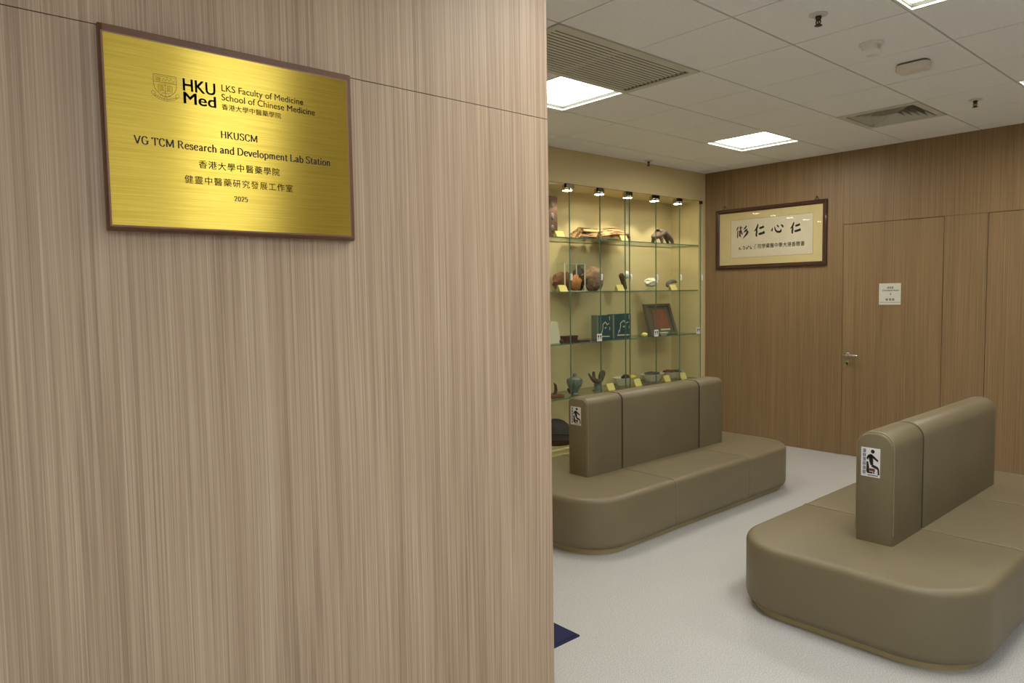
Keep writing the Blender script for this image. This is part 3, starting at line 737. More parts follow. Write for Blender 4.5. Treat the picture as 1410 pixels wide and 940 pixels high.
# ================================================================== BENCHES
ZS = .362
def bench(name, x0, seams, x1, ya, yb, b0, b1, bseams, btop, brad, label, stick):
    cy = (ya+yb)/2
    t = thing(name, ((x0+x1)/2, cy, 0), label, 'bench', 'upholstered waiting benches')
    R_ = .30
    bm = bmesh.new()
    loft(bm, [ringz(rr(x0, x1, ya, yb, [R_]*4, .045, 14), z) for z in (0, .040)])
    obj('plinth', bm, 'plinth', t, True)
    edges = [x0]+seams+[x1]
    prof = [(.032, .036), (.013, .043), (.003, .058), (0, .078), (0, ZS-.034), (.0035, ZS-.020), (.011, ZS-.009), (.024, ZS-.002), (.042, ZS)]
    for k in range(len(edges)-1):
        e0, e1 = edges[k], edges[k+1]; sm = .004
        r0 = R_ if k == 0 else .0; r1 = R_ if k == len(edges)-2 else .0
        rings = []
        for dd, z in prof:
            # inset only where the edge is an outer one; a shallow rolled edge at the seams
            ds = .0015 + (max(0, z-(ZS-.010))/.010)**2*.006
            a0 = e0+(dd if k == 0 else ds); a1 = e1-(dd if k == len(edges)-2 else ds)
            rr0 = max(R_-dd, .01) if k == 0 else .004; rr1 = max(R_-dd, .01) if k == len(edges)-2 else .004
            rings.append(ringz(rr(a0, a1, ya+dd, yb-dd, [rr0, rr1, rr1, rr0], 0, 14), z))
        bm = bmesh.new(); loft(bm, rings); s_ = obj('seat_section', bm, 'leather', t, True)
    for sx in seams:                    # welt along each seat joint
        bm = bmesh.new()
        pth = [(sx+.003, ya+dd+.001, z-.0005) for dd, z in prof[3:]]+[(sx+.003, yb-dd-.001, z-.0005) for dd, z in prof[3:][::-1]]
        tube(bm, pth, .0038, 8); obj('seat_piping', bm, 'leather_piping', t, True)
    # backrest
    T = .182; y0, y1 = cy-T/2, cy+T/2
    be = [b0]+bseams+[b1]
    def sec(dd): return rr(y0, y1, ZS-.002, btop, [.004, .004, brad, brad], dd, 10)
    for k in range(len(be)-1):
        e0, e1 = be[k], be[k+1]; rings = []
        ends = []
        er = .034
        first, last = k == 0, k == len(be)-2
        lo = [(e0+er*(1-math.cos(q)), er*.45*(1-math.sin(q))) for q in [math.pi/2*i/6 for i in range(7)]] if first else [(e0+.0006, .018), (e0+.004, .009), (e0+.009, .003), (e0+.016, 0)]
        hi = [(e1-.05*(1-math.cos(q)), .05*.55*(1-math.sin(q))) for q in [math.pi/2*i/6 for i in range(7)]][::-1] if last else [(e1-.016, 0), (e1-.009, .003), (e1-.004, .009), (e1-.0006, .018)]
        for x, dd in lo+hi:
            pts = sec(dd)
            pts = [(a, max(b, ZS-.002) if b > ZS+.02 else ZS-.002+(b-(ZS-.002)-dd)*.2) for a, b in pts]
            rings.append(ringx(pts, x))
        bm = bmesh.new(); loft(bm, rings); obj('backrest_section', bm, 'leather', t, True)
    for sx_ in bseams:                   # dark tube paints the groove's shade between backrest sections
        pts = [(y1-.0035, ZS+.004)]+rr(y0, y1, ZS, btop, [.004, .004, brad, brad], .0035, 10)[22:]+[(y0+.0035, ZS+.004)]
        bm = bmesh.new(); tube(bm, [(sx_, a, b) for a, b in pts], .0036, 8); obj('backrest_seam', bm, 'seam_shade', t, True)
    # piping round the near end of the backrest
    bm = bmesh.new()
    pts = [(y1-.003, ZS+.05)]+[p for p in rr(y0, y1, ZS, btop, [.004, .004, brad, brad], .003, 10)[22:]]+[(y0+.003, ZS+.05)]
    tube(bm, [(b0+.012, a, b) for a, b in pts], .0035, 8); obj('backrest_piping', bm, 'leather_piping', t, True)
    # sticker on the end
    (sl, stp, srr, sbt) = stick
    XE = b0-.0012
    q0, q1, q2 = at_x(sl, stp, XE), at_x(srr, stp, XE), at_x(sl, sbt, XE)
    ya_, yb_, zt, zb = q0.y, q1.y, q0.z, q2.z
    s = boxo('priority_sticker', (XE, b0+.0006, yb_, ya_, zb, zt), 'sticker', t)
    s['label'] = 'white sticker with a black seated figure and blue characters'
    W_, H_ = ya_-yb_, zt-zb
    pl = lambda p: (XE-.0005, ya_-p.x*W_, zb+p.y*H_)
    qs = []
    def st(pts, ws):
        p = catmull(V2(*pts), 5) if len(pts) > 2 else V2(*pts)
        asp = H_/W_
        def f(i, tt, n=len(p)):
            sq = i/(n-1)*(len(ws)-1); kk = min(int(sq), len(ws)-2); return ws[kk]+(ws[kk+1]-ws[kk])*(sq-kk)
        strip(qs, p, f)
    hc = Vector((.61, .88))
    for k in range(12):
        a1_, a2_ = 2*math.pi*k/12, 2*math.pi*(k+1)/12
        qs.append((hc, hc+Vector((.10*math.cos(a1_), .068*math.sin(a1_))), hc+Vector((.10*math.cos((a1_+a2_)/2), .068*math.sin((a1_+a2_)/2))), hc+Vector((.10*math.cos(a2_), .068*math.sin(a2_)))))
    st([(.32,.60),(.38,.69),(.50,.73),(.60,.71),(.90,.57)], [.09,.10,.12,.10,.07])
    st([(.50,.72),(.54,.56),(.58,.42)], [.20,.20,.14])
    st([(.56,.40),(.74,.36),(.90,.30),(.93,.10)], [.09,.10,.09,.10])
    st([(.33,.52),(.36,.34),(.36,.16)], [.09,.14,.16]); st([(.32,.15),(.62,.15)], [.06,.06])
    flat_mesh('pictogram', qs, pl, 'ink', s)
    qs = []; st([(.44,.25),(.74,.25)], [.09,.09]); st([(.68,.25),(.68,.12)], [.07,.07]); flat_mesh('pictogram_seat', qs, pl, 'sticker_red', s)
    qs = []
    for k in range(6):
        z_ = .885-.148*k; h_ = .047
        for u in (-1, 0, 1): st([(.09, z_+u*h_), (.25, z_+u*h_)], [.022, .022])
        for u in ((-.6, .6) if k % 2 else (0, .8)): st([(.17+u*.08, z_-h_), (.17+u*.08, z_+h_)], [.03, .03])
    st([(.36,.06),(.9,.06)], [.03,.03])
    flat_mesh('lettering', qs, pl, 'sticker_blue', s)
    return t
bench('waiting_bench', 3.165, [4.003, 4.845], 5.68, .853, 1.973, 3.610, 5.285, [4.003], .918, .078,
      'taupe double-sided bench with backrest and rounded end, nearest the viewer', (1186, 614.5, 1212.3, 654))
bench('waiting_bench', 3.085, [3.905, 4.835], 5.62, 2.795, 3.895, 3.530, 5.215, [3.905, 4.86], .905, .050,
      'taupe double-sided bench with backrest in front of the glass showcase', (785.6, 558.8, 799.6, 583.5))

# ================================================================== FLOOR MAT
q = at_z(799.5, 873, .008)
t = thing('door_mat', (q.x-.28, q.y+.5, 0), 'dark blue door mat lying on the floor behind the wood wall', 'mat')
bm = bmesh.new(); loft(bm, [ringz(rr(q.x-.52, q.x-.012, q.y+.012, q.y+.95, [.006]*4, dd, 4), z) for dd, z in ((0, 0), (0, .006), (.002, .009))]); obj('pile', bm, 'mat_blue', t)
bm = bmesh.new(); loft(bm, [ringz(rr(q.x-.535, q.x, q.y, q.y+.962, [.01]*4, dd, 4), z) for dd, z in ((0, 0), (0, .003), (.003, .005))]); e_ = obj('rubber_edge', bm, 'mat_blue', t)

# ================================================================== SHOWCASE
SH = [2.138, 1.637, 1.150, .640]
t = thing('glass_showcase', ((CX0+CX1)/2, YS, 0), 'built-in cream showcase with glass doors and glass shelves of specimens', 'showcase')
boxo('back_panel', (CX0, CX1-.015, CYB, CYB+.018, 0, CZ1), 'yellow_paint', t)
boxo('side_panel', (CX1-.065, CX1-.016, YS+.022, CYB, CZ0+.02, CZ1), 'yellow_paint', t)
boxo('side_panel', (CX0-.058, CX0, YS+.022, CYB, CZ0+.02, CZ1), 'yellow_paint', t)
boxo('top_panel', (CX0, CX1-.015, YS+.002, CYB, CZ1, CZ1+.012), 'yellow_paint', t)
boxo('base', (CX0-.058, CX1-.016, YS+.004, CYB, 0, CZ0), 'cream', t)
boxo('base_ledge', (CX0-.058, CX1-.016, YS-.012, CYB, CZ0, CZ0+.020), 'cream', t, .004)
# six-millimetre glass doors with dark green polished edges
def pane(name, x0, x1, y0, y1, z0, z1, edge_axis, parent):
    bm = bmesh.new(); fs = box(bm, x0, x1, y0, y1, z0, z1)
    bmesh.ops.recalc_face_normals(bm, faces=bm.faces); bm.normal_update()
    for f in bm.faces:
        n = f.normal
        big = abs(n.y) > .5 if edge_axis == 'Y' else abs(n.z) > .5
        f.material_index = 0 if big else 1
    return obj(name, bm, ['glass', 'glass_edge'], parent)
JO = [3.05, 3.49, 3.92, 4.345, 4.773, 5.195, 5.570, 5.638, 6.070, 6.485, 6.888]
for a_, b_ in zip(JO, JO[1:]):
    pane('glass_door', a_+.003, b_-.003, YS+.004, YS+.014, CZ0+.024, CZ1-.004, 'Y', t)
for z in SH:
    pane('glass_shelf', CX0+.01, CX1-.075, YS+.024, CYB-.004, z-.005, z+.005, 'Z', t)
for k, x in enumerate(JO[1:-1]):
    if abs(x-5.57) < .001: continue
    wide = k % 2
    o = boxo('hinge_clip', (x-.036-.016*wide, x+.036+.016*wide, YS-.006, YS+.022, CZ1-.040, CZ1-.002), 'dark_metal', t, .003)
boxo('hinge_clip', (6.872, 6.905, YS-.004, YS+.022, CZ1-.036, CZ1-.002), 'dark_metal', t, .003)
for x in JO[2:]:
    if abs(x-5.57) < .001: continue
    bm = bmesh.new(); tube(bm, [(x, YS-.006, 1.748), (x, YS-.012, 1.756), (x, YS-.012, 1.798), (x, YS-.006, 1.804)], .0095, 8)
    obj('door_pull', bm, 'glint_white', t, True)
LX = [3.12, 3.54, 3.97, 4.40, 4.826, 5.272, 5.70, 6.14, 6.553]
for x in LX[1:]:
    bm = bmesh.new(); lathe(bm, [(.050, 0), (.050, -.048), (.045, -.050), (.045, -.042), (.001, -.042)], (x, 4.672, CZ1), 20); dl = obj('downlight', bm, 'chrome', t, True)
    bm = bmesh.new(); lathe(bm, [(.043, -.043), (.043, -.053), (.001, -.053)], (x, 4.672, CZ1), 20); obj('lens', bm, 'spot', dl)
    ld = bpy.data.lights.new('downlight_beam', 'SPOT'); ld.energy = 14; ld.color = (1, .88, .64); ld.spot_size = math.radians(88); ld.spot_blend = .5; ld.shadow_soft_size = .03
    lo = bpy.data.objects.new('downlight_beam', ld); C.objects.link(lo); lo.parent = dl
    lo.location = (x, 4.672, CZ1-.062)          # the downlight's own frame coincides with the world's
    lo.rotation_euler = (math.radians(16), 0, 0)
for px, py, w_ in ((826, 464.5, 10), (904.3, 458.5, 8), (962, 455, 7)):
    q = at_y(px, py, YS-.0015)
    hx = .045; hz = .036
    s = boxo('door_sticker', (q.x-hx*.8, q.x+hx*.8, YS+.0026, YS+.0038, q.z-hz, q.z+hz), 'sticker', t)
    s['label'] = 'small white sticker with two black marks on the glass'
    qs = []
    for u in (-.35, .35):
        c_ = Vector((q.x+u*hx, q.z+.012)); k2 = [c_+Vector((.011*math.cos(v_*math.pi/4), .011*math.sin(v_*math.pi/4))) for v_ in range(8)]
        qs += [(c_, k2[v_], k2[(v_+1) % 8], k2[(v_+2) % 8]) for v_ in range(0, 8, 2)]
        strip(qs, [c_+Vector((0, 0)), c_+Vector((.004*u, -.030))], lambda i, tt: .008)
    flat_mesh('marks', qs, lambda p: (p.x, YS+.0022, p.y), 'ink', s)

# ------------------------------------------------------------------ specimens on the shelves
YD = 4.76
def sx(px, Y=YD, py=400): return at_y(px, py, Y).x
def hz(py0, py1, px, Y=YD): return at_y(px, py0, Y).z-at_y(px, py1, Y).z
def card(px, k, label, Y=4.665, hgt=.062, wid=.105):
    x = sx(px, Y); z = SH[k]+.0052
    bm = bmesh.new(); th = .0016
    a_ = [(x-wid/2, Y, z), (x+wid/2, Y, z), (x+wid/2-.004, Y+.028, z+hgt), (x-wid/2-.004, Y+.028, z+hgt)]
    loft(bm, [a_, [(p[0], p[1]+th, p[2]) for p in a_]])
    b_ = [(x-wid/2, Y+.058, z), (x+wid/2, Y+.058, z), (x+wid/2-.004, Y+.0305, z+hgt-.001), (x-wid/2-.004, Y+.0305, z+hgt-.001)]
    loft(bm, [b_, [(p[0], p[1]-th, p[2]) for p in b_]])
    tag(obj('name_card', bm, 'card'), label, 'card', 'yellow name cards in the showcase')
card(774, 0, 'yellow name card on top shelf beside the tall dark board')
card(861.5, 0, 'yellow name card on top shelf at the right end of the bark')
card(777, 1, 'yellow name card on second shelf before the clear acrylic box')
card(856, 1, 'yellow name card on second shelf before the dark knobbed root')
card(929, 1, 'yellow name card on second shelf before the grey horn')
card(842, 3, 'yellow name card on lowest shelf left of the white dish', hgt=.066)
card(879.5, 3, 'yellow name card on lowest shelf right of the white dish', hgt=.072)
card(920, 3, 'yellow name card on lowest shelf before the far right bowl', hgt=.066)
card(942.5, 3, 'yellow name card on lowest shelf, rightmost in the showcase', hgt=.070)

z = SH[0]+.0055
# tall dark board
xa, xb = sx(748, 4.8), sx(770, 4.8)
t = thing('carved_board', ((xa+xb)/2, 4.82, z), 'tall dark brown carved board standing on the top shelf', 'board')
boxo('panel', (xa, xb, 4.81, 4.84, z, z+.40), 'bark_dark', t, .004)
for k in range(3):
    bm = bmesh.new(); blob(bm, (sx(765, 4.8)-.02, 4.812, z+.10+.11*k), (.025, .010, .038), k, .2, 2); obj('carving', bm, 'dark_stone', t, True)
# bark pieces
def bark(name, pa, pb, rad, yc, seed, label, cut):
    xa, xb = sx(pa, yc), sx(pb, yc); n = 16
    t = thing(name, ((xa+xb)/2, yc, z), label, 'bark', 'bark on the top shelf')
    random.seed(seed); rings = []
    for i in range(n+1):
        f = i/n; x = xa+(xb-xa)*f
        if cut == 'right': env = 1
        else: env = (.42+.58*math.sin(math.pi*min(1, .15+f*.75)))*(1-.55*max(0, f-.85)/.15)
        ring = []
        for k in range(18):
            a_ = 2*math.pi*k/18; r = rad*env*(1+.10*math.sin(5*a_+2.2*f+seed)+.05*math.sin(9*a_+seed))
            ring.append((x+(.05*math.sin(a_) if cut == 'right' else 0), yc+r*1.15*math.cos(a_), z+max(.001, rad*.86*env+r*.9*math.sin(a_))))
        rings.append(ring)
    bm = bmesh.new(); loft(bm, rings); obj('bark_piece', bm, 'bark', t, True)
    for q_ in range(4):          # deep furrows
        bm = bmesh.new()
        pts = []
        for i in range(2, n-1):
            f = i/n; env = 1 if cut == 'right' else (.42+.58*math.sin(math.pi*min(1, .15+f*.75)))*(1-.55*max(0, f-.85)/.15)
            a_ = math.pi*(1.02+.13*q_)+.12*math.sin(6*f+q_); a_ = -a_+2*math.pi*0
            r = rad*env*1.02
            pts.append((xa+(xb-xa)*f, yc-r*1.12*abs(math.cos(a_)), z+rad*.86*env+r*.88*math.sin(math.pi*(-.25+.22*q_)+.10*math.sin(6*f+q_))))
        tube(bm, pts, .005, 6); obj('furrow', bm, 'bark_dark', t, True)
bark('bark_log', 794, 815, .070, 4.83, 1, 'short furrowed piece of brown bark with a slanted dark cut end on the top shelf', 'right')
bark('bark_log', 822, 867, .084, 4.84, 5, 'long furrowed piece of pale brown bark tapering right on the top shelf', 'taper')
# four-legged figure
xa, xb = sx(897.5, 4.74), sx(925, 4.74); W_ = xb-xa; H_ = .175
def fg(u, v, y=0): return (xa+u*W_, 4.74+y, z+v*H_)
vs = [fg(.42,.76), fg(.66,.70), fg(.22,.62), fg(.10,.38), fg(.06,.30), fg(.34,.45,-.035), fg(.36,.10,-.04), fg(.32,.05,-.055), fg(.26,.45,.04), fg(.22,.10,.045), fg(.18,.05,.05),
      fg(.84,.55), fg(.86,.34,-.03), fg(.93,.08,-.03), fg(.88,.05,-.045), fg(.88,.36,.035), fg(.96,.10,.04), fg(.91,.06,.04)]
es = [(0,1),(0,2),(2,3),(3,4),(2,5),(5,6),(6,7),(2,8),(8,9),(9,10),(1,11),(11,12),(12,13),(13,14),(11,15),(15,16),(16,17)]
ra = [.044,.040,.038,.036,.022,.026,.018,.013,.026,.018,.013,.034,.026,.016,.012,.026,.016,.012]
me = skin_mesh('animal_figure', vs, es, ra)
for v in me.vertices: v.co.z = max(v.co.z, z)
tag(link('animal_figure', me, 'fur'), 'dark brown four-legged animal figure with arched back on the top shelf', 'figurine')

z = SH[1]+.0055
def bl(name, px0, px1, y0_, y1_, mtl, label, cat, seed, amp=.12, Y=YD, parent=None, dz=0, group=None, zz=None, deep=None):
    xa, xb = sx(px0, Y), sx(px1, Y); h_ = hz(y0_, y1_, (px0+px1)/2, Y); zb = z if zz is None else zz
    bm = bmesh.new(); blob(bm, ((xa+xb)/2, Y, zb+h_/2+dz), ((xb-xa)/2, deep or min(.09, (xb-xa)/2), h_/2), seed, amp)
    for v in bm.verts: v.co.z = max(v.co.z, zb+dz)
    o = obj(name, bm, mtl, parent, True)
    if label: tag(o, label, cat, group)
    return o
bl('ganoderma', 761.5, 788, 373, 400, 'brown_root', 'brown knobbly fungus on second shelf behind a yellow card', 'specimen', 3, .16, 4.895, deep=.055)
bl('orange_specimen', 785, 799, 378, 400, 'orange_root', 'orange brown dried specimen inside the clear acrylic box', 'specimen', 8, .16, 4.745, deep=.040)
bl('dark_specimen', 778.5, 784.3, 374, 400, 'brown_root', 'dark brown dried specimen inside the clear acrylic box', 'specimen', 12, .15, 4.745, deep=.028)
bl('dark_stone', 790.5, 803.5, 365, 400, 'dark_stone', 'dark stone standing behind the clear acrylic box', 'stone', 5, .12, 4.915, deep=.045)
bl('round_stone', 804, 829, 366, 400, 'rock', 'large rough brown round stone beside the acrylic box', 'stone', 2, .13, 4.755, deep=.08)
xa, xb = sx(777, 4.70), sx(804.5, 4.70); h_ = .265
t = thing('acrylic_box', ((xa+xb)/2, 4.73, z), 'clear acrylic display box with pale edges on the second shelf', 'display box')
ya_, yb_ = 4.69, 4.80; e = .006
for nm, dd in (('front_pane', (xa, xb, ya_, ya_+.002, z+e, z+h_)), ('side_pane', (xa, xa+.002, ya_+.002, yb_, z+e, z+h_)), ('side_pane', (xb-.002, xb, ya_+.002, yb_, z+e, z+h_)), ('top_pane', (xa, xb, ya_, yb_, z+h_, z+h_+.002))):
    boxo(nm, dd, 'glass', t)
bm = bmesh.new()
for (x_, y_) in ((xa, ya_), (xb, ya_), (xb, yb_)): box(bm, x_-e, x_+e, y_-.002, y_+.002, z, z+h_+.002)
box(bm, xa, xb, ya_-.002, ya_+.002, z, z+e); box(bm, xa, xb, ya_-.002, ya_+.002, z+h_-e, z+h_)
obj('edge_strip', bm, 'acrylic_edge', t)
# dark knobbed root with a white bulb
X_ = sx(857, 4.78)
t = thing('knobbed_root', (X_, 4.78, z), 'dark knobbed root standing upright with a white bulb at its top, second shelf', 'specimen')
me = skin_mesh('root', [(X_+.055, 4.78, z+.012), (X_+.03, 4.78, z+.06), (X_+.008, 4.78, z+.12), (X_-.02, 4.78, z+.165), (X_-.03, 4.78, z+.175)], [(0,1),(1,2),(2,3),(3,4)], [.016, .026, .032, .030, .022])
for v in me.vertices: v.co.z = max(v.co.z, z)
link('root', me, 'bark_dark', t)
bm = bmesh.new(); blob(bm, (X_+.050, 4.765, z+.165), (.034, .028, .042), 1, .05, 2); tube(bm, [(X_+.05, 4.79, z+.14), (X_+.06, 4.79, z+.06)], [.010, .006], 8); o = obj('bulb', bm, 'shell', t, True); o['label'] = 'white bulb'
# white shell on a clear foot
X_ = sx(896, 4.77)
t = thing('white_shell', (X_, 4.77, z), 'white ribbed shell on a small clear stand on the second shelf', 'shell')
bm = bmesh.new(); blob(bm, (X_, 4.77, z+.088), (.080, .06, .046), 6, .13); blob(bm, (X_+.05, 4.75, z+.082), (.034, .03, .030), 9, .1, 2); obj('shell_body', bm, 'shell', t, True)
bm = bmesh.new(); lathe(bm, [(.058, 0), (.055, .006), (.03, .02), (.03, .035), (.05, .05)], (X_, 4.77, z), 18); obj('stand', bm, 'glass', t, True)
X_ = sx(925, 4.80); t = thing('grey_horn', (X_, 4.80, z), 'grey curved horn piece behind a yellow card on the second shelf', 'specimen')
me = skin_mesh('horn', [(X_-.075, 4.80, z+.03), (X_-.062, 4.80, z+.075), (X_-.02, 4.80, z+.10), (X_+.04, 4.80, z+.10), (X_+.095, 4.80, z+.088)], [(0,1),(1,2),(2,3),(3,4)], [.030, .034, .030, .022, .010])
for v in me.vertices: v.co.z = max(v.co.z, z)
link('horn', me, 'grey_stone', t)

z = SH[2]+.0055
# white wedge, small pot, red box, tray
xa, xb = sx(750, 4.72), sx(770, 4.72)
bm = bmesh.new(); loft(bm, [[(xa, 4.70, z), (xb, 4.70, z), (xb-.025, 4.72, z+.205), (xb-.10, 4.72, z+.21)], [(xa, 4.78, z), (xb, 4.78, z), (xb-.025, 4.74, z+.205), (xb-.10, 4.74, z+.21)]])
bmesh.ops.bevel(bm, geom=bm.edges[:], offset=.004, segments=2, affect='EDGES')
tag(obj('white_wedge', bm, 'off_white'), 'tall off-white wedge beside the wood wall edge on the third shelf', 'specimen')
bl('seed', 769.6, 774, 468, 473.5, 'bark_dark', 'small dark round seed between the white wedge and the maroon box', 'specimen', 4, .05, 4.70)
xa, xb = sx(775.6, 4.72), sx(793, 4.72)
t = thing('small_box', ((xa+xb)/2, 4.74, z), 'small dark maroon lidded box on the third shelf', 'box')
boxo('box_body', (xa, xb, 4.70, 4.77, z, z+.050), 'maroon', t, .003); boxo('lid', (xa-.003, xb+.003, 4.697, 4.773, z+.050, z+.064), 'maroon', t, .003)
xa, xb = sx(794, 4.70), sx(810, 4.70)
bm = bmesh.new(); loft(bm, [[(xa, 4.675, z), (xb, 4.675, z), (xb, 4.72, z), (xa, 4.72, z)], [(xa, 4.672, z+.016), (xb-.01, 4.672, z+.010), (xb-.01, 4.722, z+.010), (xa, 4.722, z+.016)]])
tag(obj('ink_stick', bm, 'maroon'), 'thin dark flat stick lying right of the maroon box', 'specimen')
# teal boxes
def teal_box(pa, pb, py0, py1, label, seed):
    Y = 4.72; xa, xb = sx(pa, Y), sx(pb, Y); h_ = hz(py0, py1, (pa+pb)/2, Y); th = .075
    t = thing('book_box', ((xa+xb)/2, Y, z), label, 'box', 'teal boxes on the third shelf')
    boxo('case', (xa, xb, Y, Y+th, z, z+h_), 'teal', t, .002)
    boxo('spine', (xa-.0006, xa+.022, Y-.0012, Y+th, z+.004, z+h_-.004), 'teal_spine', t)
    random.seed(seed); qs = []; W_ = xb-xa
    pl = lambda p: (xa+p.x*W_, Y-.0006, z+p.y*h_)
    for pts in ([(.35,.28),(.42,.5),(.40,.62)], [(.42,.62),(.6,.72),(.7,.62),(.86,.66)], [(.55,.5),(.62,.46),(.66,.52)], [(.3,.2),(.34,.34)], [(.24,.14),(.9,.12)], [(.9,.78),(.9,.95)], [(.9,.38),(.9,.5)]):
        strip(qs, catmull(V2(*pts), 4) if len(pts) > 2 else V2(*pts), lambda i, tt: .03+.02*random.random())
    flat_mesh('brush_writing', qs, pl, 'off_white', t)
teal_box(821.5, 841, 432.5, 466, 'left of two teal boxes with white brush writing on the third shelf', 1)
teal_box(843.5, 868.5, 432, 465.5, 'right of two teal boxes with white brush writing on the third shelf', 2)
# leaning plaque frame
xa, xb = sx(893.5, 4.80), sx(928, 4.80); h_ = .335
t = thing('standing_frame', ((xa+xb)/2, 4.78, z), 'grey frame with a red picture leaning back on the third shelf', 'picture frame')
def lean(u, v, d): return (xa+u*(xb-xa)+.035*(1-v)*(1 if u > .5 else .3), 4.785+.085*v+d, z+.003+v*h_)
def leanbox(name, u0, u1, v0, v1, d0, d1, mtl):
    bm = bmesh.new(); loft(bm, [[lean(u0,v0,d0), lean(u1,v0,d0), lean(u1,v1,d0), lean(u0,v1,d0)], [lean(u0,v0,d1), lean(u1,v0,d1), lean(u1,v1,d1), lean(u0,v1,d1)]]); return obj(name, bm, mtl, t)
leanbox('backing_board', .03, .97, .02, .98, .006, .03, 'pewter')
for nm in ((0, .09, 0, 1), (.91, 1, 0, 1), (.09, .91, 0, .07), (.09, .91, .93, 1)): leanbox('frame_rail', *nm, -.012, .028, 'pewter')
leanbox('picture', .25, .80, .20, .80, .001, .006, 'red_print'); leanbox('caption_strip', .45, .78, .12, .17, .001, .006, 'off_white')
X_ = sx(914, 4.675); bm = bmesh.new(); lathe(bm, [(.03, 0), (.034, .004), (.06, .026), (.064, .032), (.058, .030), (.03, .010), (.001, .008)], (X_, 4.675, z), 24)
for v in bm.verts: v.co.y = 4.675+(v.co.y-4.675)*.7
tag(obj('small_dish', bm, 'porcelain', None, True), 'small white dish before the grey frame on the third shelf', 'dish')
bl('yellow_slice', 884.5, 890, 455.5, 461, 'card', 'pale yellow slice left of the grey frame on the third shelf', 'specimen', 3, .1, 4.70)

z = SH[3]+.0055
# stick on a wooden foot
X_ = sx(764.5, 4.76); t = thing('mounted_stick', (X_, 4.76, z), 'brown stick on a wooden foot beside the wood wall edge, lowest shelf', 'specimen')
bm = bmesh.new(); lathe(bm, [(.07, 0), (.08, .006), (.075, .018), (.02, .024)], (X_, 4.76, z), 24); obj('foot', bm, 'brown_root', t, True)
bm = bmesh.new(); tube(bm, [(X_-.025, 4.76, z+.02), (X_-.005, 4.76, z+.06), (X_-.012, 4.76, z+.11), (X_-.03, 4.76, z+.13)], [.014, .016, .012, .006], 10); obj('stick', bm, 'bark_dark', t, True)
# blue-grey lotus cup
X_ = sx(790, 4.72); t = thing('lotus_cup', (X_, 4.72, z), 'blue grey lotus-shaped cup with a knobbed lid on the lowest shelf', 'cup')
bm = bmesh.new(); lathe(bm, [(.040, 0), (.044, .006), (.030, .022), (.040, .045), (.068, .085), (.078, .125), (.074, .152), (.050, .166), (.022, .174), (.018, .186), (.022, .196), (.012, .206)], (X_, 4.72, z), 8); obj('cup_body', bm, 'blue_glaze', t, True)
bm = bmesh.new(); tube(bm, [(X_-.03, 4.72, z+.012), (X_-.065, 4.72, z+.034), (X_-.092, 4.72, z+.066)], [.012, .018, .012], 8); obj('curled_leaf', bm, 'bark_dark', t, True)
# branching root on a stand
X_ = sx(822, 4.76); t = thing('branching_root', (X_, 4.76, z), 'dark branching root like a bird on a clear stand, lowest shelf', 'specimen')
me = skin_mesh('root', [(X_, 4.76, z+.085), (X_-.05, 4.76, z+.092), (X_-.105, 4.76, z+.145), (X_-.135, 4.76, z+.185), (X_-.035, 4.78, z+.15), (X_-.038, 4.78, z+.195), (X_+.045, 4.76, z+.10), (X_+.065, 4.76, z+.16), (X_+.095, 4.76, z+.195)],
    [(0,1),(1,2),(2,3),(1,4),(4,5),(0,6),(6,7),(7,8)], [.028, .024, .013, .008, .018, .016, .030, .038, .026])
link('root', me, 'fur', t)
bm = bmesh.new(); lathe(bm, [(.055, 0), (.055, .008), (.040, .012), (.036, .055), (.044, .066)], (X_, 4.76, z), 16); obj('stand', bm, 'blue_glaze', t, True)
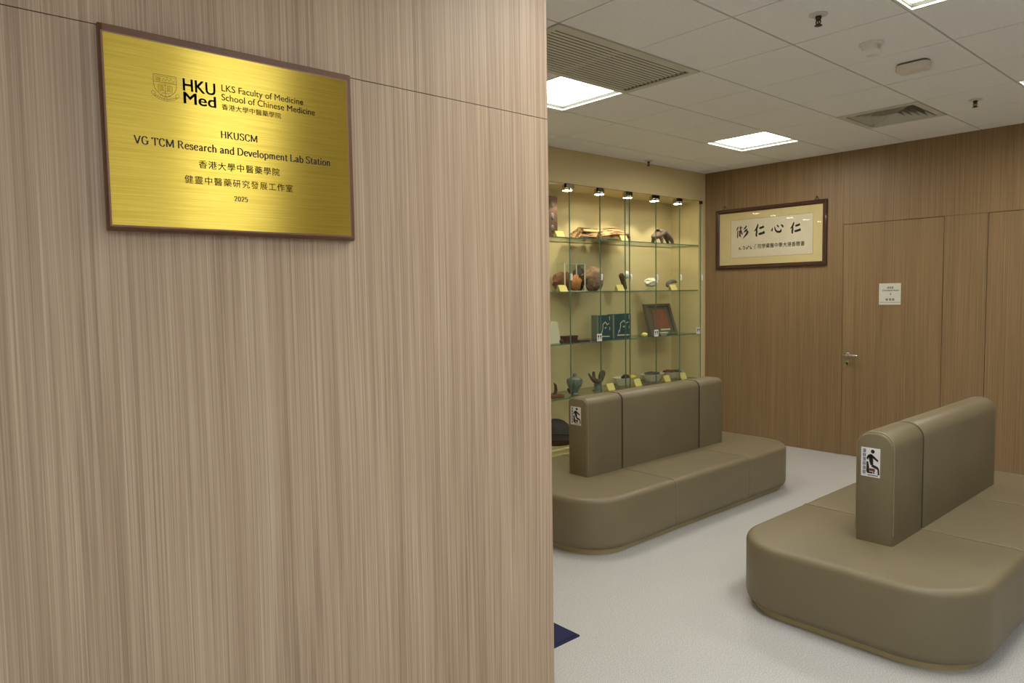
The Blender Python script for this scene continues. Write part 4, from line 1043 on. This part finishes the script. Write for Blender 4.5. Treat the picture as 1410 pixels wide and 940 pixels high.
# dishes
def dish(px0, px1, hgt, Y, mtl, label):
    xa, xb = sx(px0, Y), sx(px1, Y); r = (xb-xa)/2; X_ = (xa+xb)/2
    t = thing('specimen_bowl', (X_, Y, z), label, 'bowl', 'bowls on the lowest shelf')
    bm = bmesh.new(); lathe(bm, [(r*.55, 0), (r*.6, .004), (r*.93, hgt*.8), (r, hgt), (r*.95, hgt*.97), (r*.55, hgt*.45), (.001, hgt*.4)], (X_, Y, z), 28)
    for v in bm.verts: v.co.y = Y+(v.co.y-Y)*.62
    obj('bowl', bm, mtl, t, True)
    return t, X_, r
t1, X_, r = dish(846, 872, .082, 4.84, 'porcelain', 'white bowl holding a dark lump on the lowest shelf')
o = bl('dark_lump', 857, 864.5, 521, 530, 'bark_dark', 'dark lump lying in the white bowl', 'specimen', 2, .1, 4.82, zz=z+.045)
o = bl('yellow_lump', 865, 873, 524.5, 530, 'yellow_root', 'bright yellow piece lying in the white bowl', 'specimen', 7, .1, 4.84, zz=z+.050)
t2, X_, r = dish(885, 911, .080, 4.84, 'porcelain', 'pale bowl of grey herbs on the lowest shelf')
o = bl('grey_herbs', 888, 906, 515, 521, 'dark_stone', 'grey dried herbs heaped in the pale bowl', 'specimen', 4, .2, 4.84, zz=z+.052, deep=.055)
t3, X_, r = dish(913, 938, .075, 4.84, 'porcelain', 'pale bowl of brown dried pieces, furthest right on the lowest shelf')
o = bl('brown_pieces', 916, 925, 514, 519.5, 'brown_root', 'brown dried piece in the furthest right bowl', 'specimen', 5, .2, 4.84, zz=z+.052)
o = bl('dark_pieces', 927, 935, 515, 519, 'dark_stone', 'dark dried piece in the furthest right bowl', 'specimen', 6, .15, 4.84, zz=z+.052)
# dark domed basket on the base
z = CZ0+.0205
X_ = sx(783, 4.80, 600)-.178; t = thing('domed_basket', (X_, 4.80, z), 'large dark charcoal domed basket standing on the showcase base', 'basket')
k_ = .82
bm = bmesh.new(); lathe(bm, [(.19*k_, 0), (.205*k_, .012), (.215*k_, .055), (.21*k_, .062)], (X_, 4.80, z), 32); obj('rim', bm, 'bark_dark', t, True)
bm = bmesh.new(); lathe(bm, [(.205*k_, .060), (.19*k_, .12), (.155*k_, .175), (.10*k_, .212), (.05*k_, .228), (.001, .232)], (X_, 4.80, z), 32); obj('dome', bm, 'charcoal', t, True)
bm = bmesh.new(); tube(bm, [(X_+.199*k_*math.cos(a_), 4.80+.199*k_*math.sin(a_), z+.102+.012*math.sin(2*a_)) for a_ in [2*math.pi*k/32 for k in range(33)]], .006, 6); obj('cord', bm, 'bark_dark', t, True)
